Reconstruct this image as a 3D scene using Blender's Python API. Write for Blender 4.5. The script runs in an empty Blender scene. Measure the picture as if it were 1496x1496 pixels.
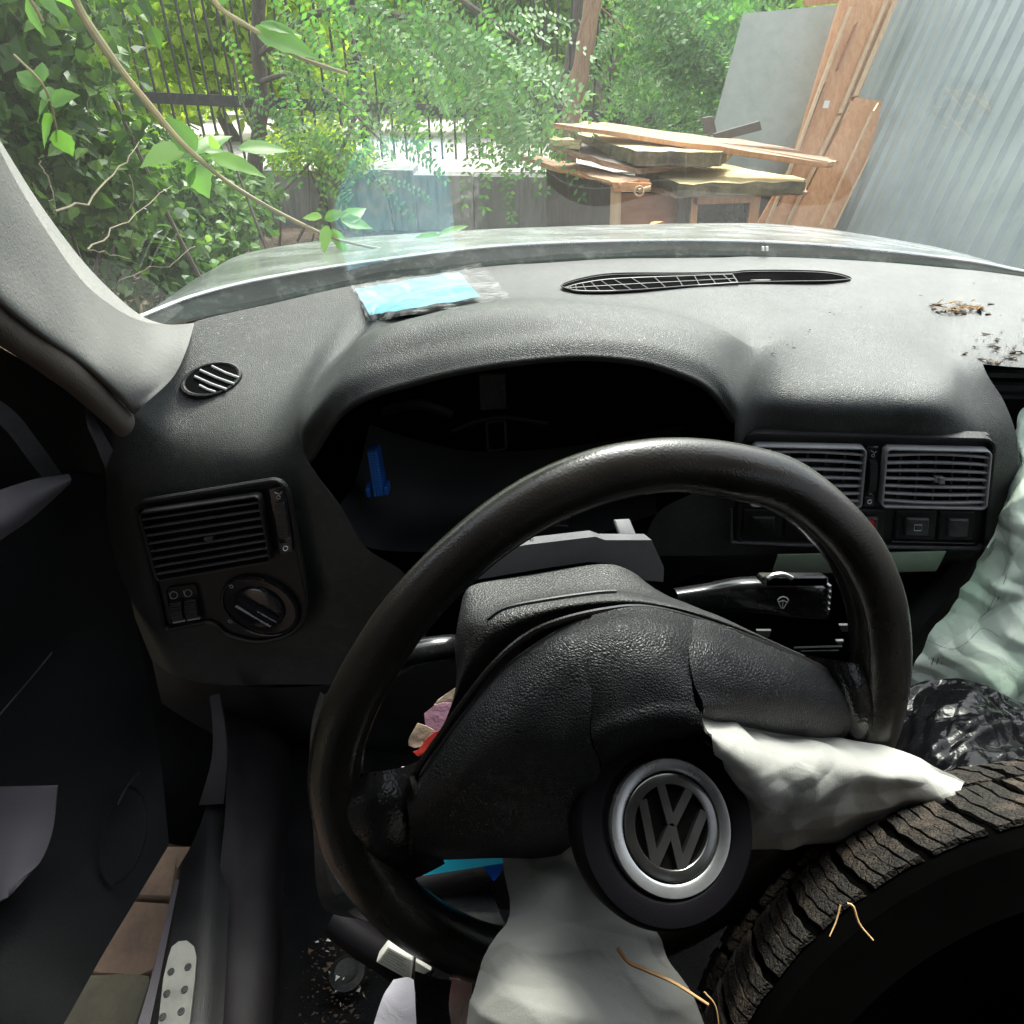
import bpy, math, random
import numpy as np
from mathutils import Vector, Matrix
random.seed(7); rng = np.random.default_rng(11)
SC = bpy.context.scene
COL = SC.collection

# ------------------------------------------------------------ camera, sky, sun, exposure
EYE = np.array([0.0, 0.0, 1.2]); FPX = 1000.0; PITCH = math.atan(0.65)
cam_d = bpy.data.cameras.new('camera'); cam = bpy.data.objects.new('camera', cam_d); COL.objects.link(cam)
cam.location = EYE; cam.rotation_euler = (math.pi/2-PITCH, 0, 0)
cam_d.sensor_width = 36; cam_d.lens = 36*FPX/1496; cam_d.clip_start = 0.02; cam_d.clip_end = 500
SC.camera = cam
SUN_EL, SUN_AZ = math.radians(58), math.radians(20)     # azimuth from +Y towards +X
wd = bpy.data.worlds.new('World'); SC.world = wd; wd.use_nodes = True
nt = wd.node_tree; bg = nt.nodes['Background']; sky = nt.nodes.new('ShaderNodeTexSky')
sky.sky_type = 'NISHITA'; sky.sun_disc = False; sky.sun_elevation = SUN_EL; sky.sun_rotation = SUN_AZ
sky.air_density = 1.0; sky.dust_density = 4.0; sky.ozone_density = 0.6
hs = nt.nodes.new('ShaderNodeHueSaturation'); hs.inputs['Saturation'].default_value = .35; nt.links.new(sky.outputs[0], hs.inputs['Color']); nt.links.new(hs.outputs[0], bg.inputs[0]); bg.inputs[1].default_value = 0.15
sl = bpy.data.lights.new('sun', 'SUN'); sl.energy = 1.5; sl.angle = math.radians(20); sl.color = (1, .95, .86)
sun = bpy.data.objects.new('sun', sl); COL.objects.link(sun)
sun.rotation_euler = Vector((-math.sin(SUN_AZ)*math.cos(SUN_EL), -math.cos(SUN_AZ)*math.cos(SUN_EL), -math.sin(SUN_EL))).to_track_quat('-Z', 'Y').to_euler()
SC.view_settings.view_transform = 'Standard'; SC.view_settings.look = 'None'
SC.view_settings.exposure = 2.1; SC.view_settings.gamma = 1.0
SC.render.engine = 'CYCLES'
SC.cycles.max_bounces = 6; SC.cycles.transparent_max_bounces = 8; SC.cycles.diffuse_bounces = 3

# ------------------------------------------------------------ helpers
F_ = np.array([0, math.cos(PITCH), -math.sin(PITCH)]); U_ = np.array([0, math.sin(PITCH), math.cos(PITCH)]); X_ = np.array([1., 0, 0])
def ray(px, py): return F_ + (px-748)/FPX*X_ + (748-py)/FPX*U_
def W(px, py, Y):                       # point at forward distance Y
    d = ray(px, py); return EYE + d*(Y/d[1])
def WZ(px, py, z):                      # point at height z above the ground
    d = ray(px, py); return EYE + d*((z-EYE[2])/d[2])
def WD(px, py, d): return EYE + ray(px, py)*d
def unit(v): v = np.asarray(v, float); return v/np.linalg.norm(v)
WC = np.array([.0833, .2930, .8206]); WN = unit([.2200, -.9388, .2650])     # steering wheel plane
def WW(px, py, h=0.0):                  # point h in front of the wheel plane
    d = ray(px, py); k = np.dot(WC + WN*h - EYE, WN)/np.dot(d, WN); return EYE + d*k

def crs(P, n, closed=False):            # Catmull-Rom through points, n samples
    P = np.asarray(P, float); m = len(P)
    if closed:
        t = np.linspace(0, m, n, endpoint=False); i = np.floor(t).astype(int); f = (t-i)[:, None]
        a, b, c, d = P[(i-1) % m], P[i % m], P[(i+1) % m], P[(i+2) % m]
    else:
        E = np.vstack([2*P[0]-P[1], P, 2*P[-1]-P[-2]])
        t = np.linspace(0, m-1, n); i = np.minimum(np.floor(t).astype(int), m-2); f = (t-i)[:, None]
        a, b, c, d = E[i], E[i+1], E[i+2], E[i+3]
    return .5*((2*b)+(-a+c)*f+(2*a-5*b+4*c-d)*f*f+(-a+3*b-3*c+d)*f**3)

class MB:
    def __init__(s): s.v = []; s.f = []; s.n = 0; s.m = []
    def add(s, V, F, mi=0):
        V = np.asarray(V, float); s.v.append(V); o = s.n
        s.f += [tuple(int(i)+o for i in f) for f in F]; s.m += [mi]*len(F); s.n += len(V); return s
    def grid(s, G, mi=0, cu=False, cv=False):
        h, w = G.shape[:2]; F = []
        for i in range(h if cv else h-1):
            for j in range(w if cu else w-1):
                F.append((i*w+j, i*w+(j+1) % w, ((i+1) % h)*w+(j+1) % w, ((i+1) % h)*w+j))
        return s.add(G.reshape(-1, 3), F, mi)
    def tube(s, P, r, seg=8, closed=False, caps=True, flat=None):
        P = np.asarray(P, float); n = len(P); r = np.ones(n)*r if np.isscalar(r) else np.asarray(r, float)
        T = np.gradient(P, axis=0) if not closed else np.roll(P, -1, 0)-np.roll(P, 1, 0)
        T /= np.linalg.norm(T, axis=1)[:, None]+1e-12
        up = np.array([0, 0, 1.]) if abs(T[0][2]) < .9 else np.array([1., 0, 0])
        if flat is not None: up = np.asarray(flat, float)
        G = np.zeros((n, seg, 3)); a = np.arange(seg)*2*math.pi/seg
        for i in range(n):
            x = np.cross(up, T[i]); x /= np.linalg.norm(x)+1e-12; y = np.cross(T[i], x)
            if flat is None: up = y
            G[i] = P[i] + r[i]*(np.cos(a)[:, None]*x + np.sin(a)[:, None]*y)
        s.grid(G, cu=True, cv=closed)
        if caps and not closed:
            o = s.n - n*seg
            s.f.append(tuple(o+k for k in range(seg))[::-1]); s.f.append(tuple(o+(n-1)*seg+k for k in range(seg))); s.m += [0, 0]
        return s
    def hexa(s, P): # 8 points: 4 bottom then 4 top
        return s.add(P, [(3, 2, 1, 0), (4, 5, 6, 7), (0, 1, 5, 4), (1, 2, 6, 5), (2, 3, 7, 6), (3, 0, 4, 7)])
    def box(s, lo, hi):
        (a, b, c), (d, e, f) = lo, hi
        return s.hexa([(a,b,c),(d,b,c),(d,e,c),(a,e,c),(a,b,f),(d,b,f),(d,e,f),(a,e,f)])
    def slab(s, L, nrm, th):           # outline extruded by th along nrm
        L = np.asarray(L, float); n = len(L); T = L + np.asarray(nrm)*th
        return s.add(np.vstack([L, T]), [tuple(range(n))[::-1], tuple(range(n, 2*n))]+[(i, (i+1) % n, n+(i+1) % n, n+i) for i in range(n)])
    def prism(s, O, ux, uy, nz, pts, n0, n1):
        L = np.array([O+ux*p[0]+uy*p[1]+nz*n0 for p in pts]); return s.slab(L, nz, n1-n0)

def patch(rows, nu=24, nv=16):
    R = np.array([crs(r, nu) for r in rows]); return np.stack([crs(R[:, j], nv) for j in range(nu)], 1)
def wrows(rows, fn=W): return [[fn(*p) for p in r] for r in rows]
def solidify(G, th):                   # sheet grid -> thin closed shell
    du = np.gradient(G, axis=1); dv = np.gradient(G, axis=0); N = np.cross(du, dv); N /= np.linalg.norm(N, axis=2)[..., None]+1e-12
    return N*th
def shell(mb, G, th):
    N = solidify(G, th); B = G-N; h, w = G.shape[:2]
    mb.grid(G); mb.grid(B[:, ::-1])
    for a, b in ((G[0], B[0]), (B[-1], G[-1]), (B[:, 0], G[:, 0]), (G[:, -1], B[:, -1])): mb.grid(np.stack([b, a]))
    return mb

LOC = {}
def prop(o, label=None, cat=None, group=None, kind=None):
    for k, v in (('label', label), ('category', cat), ('group', group), ('kind', kind)):
        if v: o[k] = v
    return o
def thing(name, loc, label, cat, group=None):
    o = bpy.data.objects.new(name, None); o.empty_display_size = .05; o.location = [float(x) for x in loc]; COL.objects.link(o); LOC[o] = np.array(loc, float)
    return prop(o, label, cat, group)
def obj(name, mb, mat, parent=None, smooth=True, attr=None, sharp=None, **kw):
    V = np.vstack(mb.v)
    if parent is not None: base = LOC[parent]; 
    else: base = np.array([(V[:, 0].min()+V[:, 0].max())/2, (V[:, 1].min()+V[:, 1].max())/2, V[:, 2].min()])
    me = bpy.data.meshes.new(name); me.from_pydata((V-base).tolist(), [], mb.f)
    for m in (mat if isinstance(mat, list) else [mat]): me.materials.append(m)
    if isinstance(mat, list): me.polygons.foreach_set('material_index', mb.m)
    if smooth:
        me.polygons.foreach_set('use_smooth', [True]*len(me.polygons))
        me.set_sharp_from_angle(angle=math.radians(sharp or 38))
    if attr is not None:
        at = me.attributes.new('rnd', 'FLOAT', 'FACE'); at.data.foreach_set('value', attr)
    me.update()
    o = bpy.data.objects.new(name, me); COL.objects.link(o)
    if parent is not None: o.parent = parent; LOC[o] = base.copy()
    else: o.location = base.tolist(); LOC[o] = base
    return prop(o, **kw)
def subpart_base(o): LOC[o] = LOC[o]; return o

class Quad:                            # a bilinear patch of a surface, s right, t down, n towards the driver
    def __init__(q, a, b, c, d):
        q.c = [np.array(x, float) for x in (a, b, c, d)]
        q.n = unit(np.cross(q.c[3]-q.c[0], q.c[1]-q.c[0]))
        if np.dot(q.n, EYE-q.c[0]) < 0: q.n = -q.n
    def __call__(q, s, t, n=0.0):
        a, b, c, d = q.c; return a*(1-s)*(1-t)+b*s*(1-t)+c*s*t+d*(1-s)*t + q.n*n
    def box(q, mb, s0, s1, t0, t1, n0, n1, bev=0.0):
        if not bev: return mb.hexa([q(s0,t1,n0),q(s1,t1,n0),q(s1,t0,n0),q(s0,t0,n0),q(s0,t1,n1),q(s1,t1,n1),q(s1,t0,n1),q(s0,t0,n1)])
        bs = bev/np.linalg.norm(q.c[1]-q.c[0]); bt = bev/np.linalg.norm(q.c[3]-q.c[0])
        L0 = q.rr(s0, s1, t0, t1, bs, bt); L1 = q.rr(s0+bs, s1-bs, t0+bt, t1-bt, bs, bt); n = len(L0)
        V = [q(*p, n0) for p in L0]+[q(*p, n1-bev) for p in L0]+[q(*p, n1) for p in L1]
        F = [tuple(range(2*n, 3*n))]+[(i, (i+1) % n, n+(i+1) % n, n+i) for i in range(n)]+[(n+i, n+(i+1) % n, 2*n+(i+1) % n, 2*n+i) for i in range(n)]
        return mb.add(V, F)
    @staticmethod
    def rr(s0, s1, t0, t1, rs, rt, k=4):
        L = []
        for cx, cy, a0 in ((s1-rs, t0+rt, -90), (s1-rs, t1-rt, 0), (s0+rs, t1-rt, 90), (s0+rs, t0+rt, 180)):
            for i in range(k+1):
                a = math.radians(a0+90*i/k); L.append((cx+rs*math.cos(a), cy+rt*math.sin(a)))
        return L
    def frame(q, mb, s0, s1, t0, t1, w, r, n0, n1, top=None):
        sw = np.linalg.norm(q.c[1]-q.c[0]); th = np.linalg.norm(q.c[3]-q.c[0])
        ws, wt, rs, rt = w/sw, w/th, r/sw, r/th
        L = [(q.rr(s0, s1, t0, t1, rs, rt), n0), (q.rr(s0+ws*.12, s1-ws*.12, t0+wt*.12, t1-wt*.12, rs, rt), n1-.0006),
             (q.rr(s0+ws*.35, s1-ws*.35, t0+wt*.35, t1-wt*.35, rs*.85, rt*.85), n1), (q.rr(s0+ws*.8, s1-ws*.8, t0+wt*.8, t1-wt*.8, rs*.6, rt*.6), n1-.0003),
             (q.rr(s0+ws, s1-ws, t0+wt, t1-wt, rs*.5, rt*.5), n0)]
        G = np.array([[q(*p, n) for p in l] for l, n in L]); return mb.grid(G, cu=True)

# ------------------------------------------------------------ materials
def new_mat(name):
    m = bpy.data.materials.new(name); m.use_nodes = True; n = m.node_tree; return m, n, n.nodes['Principled BSDF']
def ramp(n, fac, stops):
    r = n.nodes.new('ShaderNodeValToRGB'); e = r.color_ramp.elements
    while len(e) < len(stops): e.new(.5)
    for k, (p, c) in enumerate(stops): e[k].position = p; e[k].color = (*c, 1) if len(c) == 3 else c
    n.links.new(fac, r.inputs[0]); return r.outputs[0]
def tex(n, kind, scale, vec=None, **kw):
    t = n.nodes.new('ShaderNodeTex'+kind)
    if 'Scale' in t.inputs: t.inputs['Scale'].default_value = scale
    for k, v in kw.items():
        if k in t.inputs: t.inputs[k].default_value = v
        else: setattr(t, k, v)
    if vec is not None: n.links.new(vec, t.inputs['Vector'])
    return t
def coords(n, scale=(1, 1, 1), rot=(0, 0, 0)):
    g = n.nodes.new('ShaderNodeNewGeometry'); mp = n.nodes.new('ShaderNodeMapping'); mp.inputs['Scale'].default_value = scale; mp.inputs['Rotation'].default_value = rot
    n.links.new(g.outputs['Position'], mp.inputs[0]); return mp.outputs[0]
def bump(n, bs, h, strength=.5, dist=.001, prev=None):
    b = n.nodes.new('ShaderNodeBump'); b.inputs['Strength'].default_value = strength; b.inputs['Distance'].default_value = dist
    n.links.new(h, b.inputs['Height'])
    if prev is not None: n.links.new(prev, b.inputs['Normal'])
    n.links.new(b.outputs[0], bs.inputs['Normal']); return b.outputs[0]
def plastic(name, col, rough=.5, grain=0, gstr=.4, dust=0, dustcol=(.2, .19, .17), spec=.5, wav=0, dscale=60, metal=0, col2=None):
    m, n, b = new_mat(name); v = coords(n)
    b.inputs['Roughness'].default_value = rough; b.inputs['Specular IOR Level'].default_value = spec; b.inputs['Metallic'].default_value = metal
    t = tex(n, 'Noise', 9, v, Detail=6.0, Roughness=.65)
    c2 = col2 or tuple(min(1, x*1.5+.004) for x in col)
    c = ramp(n, t.outputs[0], [(.35, col), (.7, c2)])
    if dust:
        d = tex(n, 'Noise', dscale, v, Detail=9.0, Roughness=.8); dm = ramp(n, d.outputs[0], [(.5, (0, 0, 0)), (.72, (dust,)*3)])
        mx = n.nodes.new('ShaderNodeMixRGB'); n.links.new(dm, mx.inputs[0]); n.links.new(c, mx.inputs[1]); mx.inputs[2].default_value = (*dustcol, 1); c = mx.outputs[0]
    n.links.new(c, b.inputs['Base Color'])
    rr = ramp(n, t.outputs[0], [(.3, (max(rough-.1, 0.02),)*3), (.75, (min(rough+.12, 1),)*3)]); n.links.new(rr, b.inputs['Roughness'])
    p = None
    if wav: p = bump(n, b, tex(n, 'Noise', wav, v, Detail=3.0).outputs[0], .5, .004)
    if grain:
        vo = tex(n, 'Voronoi', grain, v, feature='DISTANCE_TO_EDGE'); r2 = ramp(n, vo.outputs[0], [(0, (0, 0, 0)), (.25, (1, 1, 1))])
        p = bump(n, b, r2, gstr, .0012, p)
        p = bump(n, b, tex(n, 'Noise', grain*2, v, Detail=2.0).outputs[0], gstr*.5, .0006, p)
    return m
def leather_mat(name, col, rough, scale, strn):
    m, n, b = new_mat(name); v = coords(n); b.inputs['Base Color'].default_value = (*col, 1); b.inputs['Specular IOR Level'].default_value = .5
    w = tex(n, 'Noise', 30, v, Detail=3.0); mx = n.nodes.new('ShaderNodeMixRGB'); mx.inputs[0].default_value = .012; n.links.new(v, mx.inputs[1]); n.links.new(w.outputs['Color'], mx.inputs[2])
    vo = tex(n, 'Voronoi', scale, mx.outputs[0], feature='DISTANCE_TO_EDGE'); r2 = ramp(n, vo.outputs[0], [(0, (0, 0, 0)), (.3, (1, 1, 1))])
    p = bump(n, b, r2, strn, .0015)
    t = tex(n, 'Noise', 14, v, Detail=5.0); n.links.new(ramp(n, t.outputs[0], [(.35, (rough-.08,)*3), (.7, (rough+.12,)*3)]), b.inputs['Roughness'])
    n.links.new(ramp(n, t.outputs[0], [(.3, col), (.75, tuple(x*1.6 for x in col))]), b.inputs['Base Color'])
    return m
def leaf_mat(name, c1, c2, c3=None, trans=.45, gloss=.5):
    m, n, b = new_mat(name); a = n.nodes.new('ShaderNodeAttribute'); a.attribute_name = 'rnd'
    stops = [(0, c1), (1, c2)] if c3 is None else [(0, c1), (.7, c2), (1, c3)]
    c = ramp(n, a.outputs['Fac'], stops); n.links.new(c, b.inputs['Base Color']); b.inputs['Roughness'].default_value = gloss; b.inputs['Specular IOR Level'].default_value = .4
    tr = n.nodes.new('ShaderNodeBsdfTranslucent'); br = n.nodes.new('ShaderNodeMixRGB'); br.blend_type = 'MULTIPLY'; br.inputs[0].default_value = 1; br.inputs[2].default_value = (1.5, 1.7, .6, 1)
    n.links.new(c, br.inputs[1]); n.links.new(br.outputs[0], tr.inputs[0])
    mx = n.nodes.new('ShaderNodeMixShader'); mx.inputs[0].default_value = trans; n.links.new(b.outputs[0], mx.inputs[1]); n.links.new(tr.outputs[0], mx.inputs[2])
    n.links.new(mx.outputs[0], n.nodes['Material Output'].inputs[0]); return m
def wood(name, c1, c2, scale=6, axis=(1, 8, 8), rough=.6, rot=(0, 0, 0), dirt=0):
    m, n, b = new_mat(name); v = coords(n, axis, rot)
    t = tex(n, 'Noise', scale, v, Detail=8.0, Roughness=.65, Distortion=.6); c = ramp(n, t.outputs[0], [(.32, c1), (.68, c2)])
    if dirt:
        d = tex(n, 'Noise', 5, coords(n), Detail=8.0, Roughness=.75); dm = ramp(n, d.outputs[0], [(.45, (0, 0, 0)), (.7, (dirt,)*3)])
        mx = n.nodes.new('ShaderNodeMixRGB'); n.links.new(dm, mx.inputs[0]); n.links.new(c, mx.inputs[1]); mx.inputs[2].default_value = (.07, .06, .05, 1); c = mx.outputs[0]
    n.links.new(c, b.inputs['Base Color']); b.inputs['Roughness'].default_value = rough; bump(n, b, t.outputs[0], .3, .003); return m
def cloth(name, c1, c2, rough=.85, sc=6, bsc=30, bd=.004, bst=.6, trans=0):
    m, n, b = new_mat(name); v = coords(n); t = tex(n, 'Noise', sc, v, Detail=6.0); n.links.new(ramp(n, t.outputs[0], [(.38, c1), (.62, c2)]), b.inputs['Base Color'])
    b.inputs['Roughness'].default_value = rough; b.inputs['Specular IOR Level'].default_value = .25
    t2 = tex(n, 'Noise', bsc, v, Detail=3.0, Distortion=1.2); p = bump(n, b, t2.outputs[0], bst, bd)
    bump(n, b, tex(n, 'Noise', 900, v).outputs[0], .25, .0006, p); return m

M = {}
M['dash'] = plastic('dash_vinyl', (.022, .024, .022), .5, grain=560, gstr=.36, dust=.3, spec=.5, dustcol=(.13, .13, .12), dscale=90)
def dash_dust_sheen():  # pale dust plus painted grazing sheen, stronger on upward faces and towards the right
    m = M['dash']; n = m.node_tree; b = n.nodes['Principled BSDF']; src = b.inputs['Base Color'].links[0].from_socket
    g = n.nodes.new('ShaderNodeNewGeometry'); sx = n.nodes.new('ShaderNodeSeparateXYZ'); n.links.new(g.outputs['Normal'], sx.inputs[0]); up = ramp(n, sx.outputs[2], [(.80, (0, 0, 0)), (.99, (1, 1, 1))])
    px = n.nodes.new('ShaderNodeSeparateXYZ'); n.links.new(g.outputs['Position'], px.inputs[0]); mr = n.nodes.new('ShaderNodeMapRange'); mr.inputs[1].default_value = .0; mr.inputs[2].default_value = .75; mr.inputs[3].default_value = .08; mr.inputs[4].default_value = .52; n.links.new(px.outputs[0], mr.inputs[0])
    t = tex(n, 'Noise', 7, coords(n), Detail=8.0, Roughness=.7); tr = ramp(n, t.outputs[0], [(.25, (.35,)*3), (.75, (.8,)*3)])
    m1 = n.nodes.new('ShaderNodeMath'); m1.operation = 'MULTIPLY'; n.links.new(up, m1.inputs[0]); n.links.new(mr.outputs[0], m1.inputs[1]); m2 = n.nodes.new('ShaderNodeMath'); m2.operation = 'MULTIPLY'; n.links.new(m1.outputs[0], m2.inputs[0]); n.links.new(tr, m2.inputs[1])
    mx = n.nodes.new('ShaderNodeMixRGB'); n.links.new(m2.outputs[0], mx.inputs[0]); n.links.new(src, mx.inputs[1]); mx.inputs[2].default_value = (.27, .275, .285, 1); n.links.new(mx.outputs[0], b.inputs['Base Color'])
dash_dust_sheen()
M['black'] = plastic('black_plastic', (.006, .006, .0065), .5, grain=600, gstr=.25)
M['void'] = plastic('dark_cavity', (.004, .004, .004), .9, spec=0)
M['trim'] = plastic('grey_plastic_trim', (.030, .031, .033), .38, grain=900, gstr=.1, dust=.4, dustcol=(.16, .155, .15), dscale=150)
M['slat'] = plastic('vent_slat_plastic', (.25, .25, .255), .38, dust=.3, dustcol=(.2, .2, .19), dscale=200)
M['lslat'] = plastic('dusty_black_slat', (.045, .044, .045), .45, dust=.3, dustcol=(.08, .08, .08), dscale=200)
M['gloss'] = plastic('gloss_black_plastic', (.008, .008, .009), .16, dust=.2, dustcol=(.08, .08, .08), dscale=120)
M['shroud'] = plastic('dusty_column_plastic', (.008, .008, .0085), .5, grain=500, gstr=.3, dust=.45, dustcol=(.12, .115, .105), dscale=260)
M['leather'] = leather_mat('black_leather', (.011, .0095, .008), .27, 420, .07)
M['spoke'] = leather_mat('glossy_worn_leather', (.008, .008, .008), .17, 300, .12)
M['pad'] = leather_mat('grained_airbag_cover', (.008, .008, .009), .38, 560, .34)
M['rubbercover'] = plastic('smooth_dark_plastic', (.004, .0035, .0045), .6, grain=900, gstr=.12, spec=.08, col2=(.006, .005, .007))
M['silver'] = plastic('satin_silver', (.52, .53, .53), .3, metal=.85, dust=.2, dscale=100)
M['chrome'] = plastic('tarnished_chrome', (.20, .20, .195), .25, metal=.9, dust=.5, dustcol=(.1, .1, .1), dscale=50)
M['mark'] = plastic('white_print', (.75, .75, .75), .5)
M['dim'] = plastic('grey_print', (.28, .28, .28), .5)
M['red'] = plastic('red_plastic', (.55, .02, .02), .3)
M['blue'] = plastic('blue_connector', (.01, .10, .42), .4)
M['pillar'] = cloth('beige_grey_pillar_fabric', (.19, .19, .18), (.25, .25, .235), .9, 5, 220, .001, .5)
M['pillar2'] = cloth('taupe_seal_fabric', (.14, .12, .105), (.19, .165, .145), .9, 5, 220, .001, .5)
M['doorgrey'] = cloth('mauve_grey_door_vinyl', (.085, .077, .087), (.12, .11, .124), .7, 5, 200, .001, .4)
M['carpet'] = cloth('dark_carpet', (.006, .006, .007), (.013, .012, .0135), .95, 12, 400, .003, .8)
M['sillgrey'] = cloth('worn_grey_sill', (.016, .014, .016), (.034, .030, .033), .6, 10, 300, .001, .4)
M['bag'] = cloth('white_airbag_nylon', (.42, .42, .39), (.50, .50, .465), 1, 9, 34, .003, .35)
M['bagg'] = cloth('green_cast_airbag_nylon', (.34, .60, .38), (.66, .72, .64), .8, 4, 22, .005, .35)  # green cast painted into the colour of white nylon
M['stitch'] = plastic('dark_thread', (.12, .13, .12), .8)
M['doorcard'] = cloth('charcoal_door_card', (.005, .006, .006), (.012, .012, .013), .7, 6, 260, .0015, .5)
M['foil'] = plastic('black_polythene', (.003, .003, .0035), .16, wav=70, spec=.12, col2=(.005, .005, .006))
M['tyre'] = plastic('old_muddy_rubber', (.020, .018, .016), .8, dust=.8, dustcol=(.115, .085, .064), dscale=26, spec=.15, wav=160, grain=300, gstr=.6)
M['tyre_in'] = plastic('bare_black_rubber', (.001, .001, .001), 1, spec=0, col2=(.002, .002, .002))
M['lav'] = cloth('lavender_cloth', (.42, .40, .47), (.55, .53, .60), .9)
M['pink'] = cloth('pink_wrapper', (.5, .22, .24), (.62, .45, .38), .4, 40, 60, .003, .7)
M['paper'] = plastic('printed_white_label', (.62, .60, .55), .6)
M['cyan'] = plastic('cyan_card', (.01, .42, .62), .3)
M['cobalt'] = plastic('cobalt_foil', (.01, .10, .55), .2, wav=60)
M['straw'] = plastic('dry_straw', (.42, .22, .08), .6, col2=(.62, .42, .2))
M['debris'] = plastic('dry_leaf_crumbs', (.05, .032, .02), .8, col2=(.17, .11, .065))
M['metal'] = plastic('dull_grey_metal', (.30, .30, .28), .35, metal=.7, dust=.5, dscale=60)
M['paint'] = plastic('silver_grey_car_paint', (.25, .265, .272), .24, metal=.55, dust=.5, dustcol=(.34, .34, .29), dscale=14)
M['gasket'] = plastic('rubber_gasket', (.010, .015, .014), .7, spec=.04, dust=.6, dustcol=(.12, .13, .12), dscale=30)
M['stone'] = plastic('sandstone_slab', (.10, .062, .042), .85, grain=60, gstr=.5, col2=(.20, .13, .085), wav=25)
M['stone2'] = plastic('mossy_slab', (.06, .052, .035), .85, grain=60, gstr=.5, col2=(.13, .115, .075), wav=25)
M['green'] = plastic('steel_green_reflection', (.22, .36, .24), .4, metal=.3, col2=(.42, .45, .38))  # reflection of greenery painted into the bare steel colour

def glass_mat():
    m, n, b = new_mat('dusty_windscreen_glass'); n.nodes.remove(b)
    tr = n.nodes.new('ShaderNodeBsdfTransparent'); tr.inputs[0].default_value = (.90, .955, .925, 1)
    gl = n.nodes.new('ShaderNodeBsdfGlossy'); gl.inputs['Roughness'].default_value = .015
    fr = n.nodes.new('ShaderNodeFresnel'); fr.inputs[0].default_value = 1.85
    m1 = n.nodes.new('ShaderNodeMixShader'); n.links.new(fr.outputs[0], m1.inputs[0]); n.links.new(tr.outputs[0], m1.inputs[1]); n.links.new(gl.outputs[0], m1.inputs[2])
    df = n.nodes.new('ShaderNodeBsdfTranslucent'); df.inputs[0].default_value = (.78, .80, .76, 1)
    v = coords(n); t = tex(n, 'Noise', 5, v, Detail=8.0, Roughness=.7); f = ramp(n, t.outputs[0], [(.3, (.006,)*3), (.75, (.022,)*3)])
    m2 = n.nodes.new('ShaderNodeMixShader'); n.links.new(f, m2.inputs[0]); n.links.new(m1.outputs[0], m2.inputs[1]); n.links.new(df.outputs[0], m2.inputs[2])
    n.links.new(m2.outputs[0], n.nodes['Material Output'].inputs[0]); return m
M['glass'] = glass_mat()
def film_mat():
    m, n, b = new_mat('clear_plastic_sleeve'); n.nodes.remove(b)
    tr = n.nodes.new('ShaderNodeBsdfTransparent'); gl = n.nodes.new('ShaderNodeBsdfPrincipled'); gl.inputs['Base Color'].default_value = (.8, .82, .8, 1); gl.inputs['Roughness'].default_value = .15
    v = coords(n); t = tex(n, 'Noise', 45, v, Detail=5.0, Distortion=1.5); f = ramp(n, t.outputs[0], [(.48, (.02,)*3), (.70, (.22,)*3)])
    bp = n.nodes.new('ShaderNodeBump'); bp.inputs['Distance'].default_value = .006; n.links.new(t.outputs[0], bp.inputs['Height']); n.links.new(bp.outputs[0], gl.inputs['Normal'])
    mx = n.nodes.new('ShaderNodeMixShader'); n.links.new(f, mx.inputs[0]); n.links.new(tr.outputs[0], mx.inputs[1]); n.links.new(gl.outputs[0], mx.inputs[2])
    n.links.new(mx.outputs[0], n.nodes['Material Output'].inputs[0]); return m
M['film'] = film_mat()

# ============================================================ THE CAR
CAR = thing('car', (.35, .3, 0), 'wrecked silver-grey car seen from its driver seat, with fired airbags and a stripped dashboard', 'car')

# --- dashboard skin (one smooth shell with an opening for the instruments)
rear = [(170, 520, .70), (240, 482, .73), (300, 464, .77), (400, 443, .84), (500, 420, .90), (600, 404, .95), (720, 389, .99), (900, 378, 1.04), (1100, 375, 1.06), (1300, 384, 1.04), (1450, 398, 1.0), (1640, 425, .93)]
# streams run from the windscreen down over the top to the face
L = lambda *a: [W(*p) for p in a]
def crn(P, n, seg=None):              # non-uniform cubic through rows of points; P (m, k, 3)
    P = np.asarray(P, float); d = np.sqrt(((P[1:]-P[:-1])**2).sum(2)).mean(1); t = np.concatenate([[0], np.cumsum(d)]); m = len(P)
    T = np.empty_like(P); T[0] = (P[1]-P[0])/d[0]; T[-1] = (P[-1]-P[-2])/d[-1]
    for i in range(1, m-1): T[i] = ((P[i+1]-P[i])/d[i]*d[i-1]+(P[i]-P[i-1])/d[i-1]*d[i])/(d[i-1]+d[i])
    out = []
    for i in range(m-1):
        for f in np.arange(n)/n:
            h = d[i]; out.append((2*f**3-3*f**2+1)*P[i]+(f**3-2*f*f+f)*h*T[i]+(-2*f**3+3*f*f)*P[i+1]+(f**3-f*f)*h*T[i+1])
    out.append(P[-1]); return np.stack(out, 1)
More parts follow.
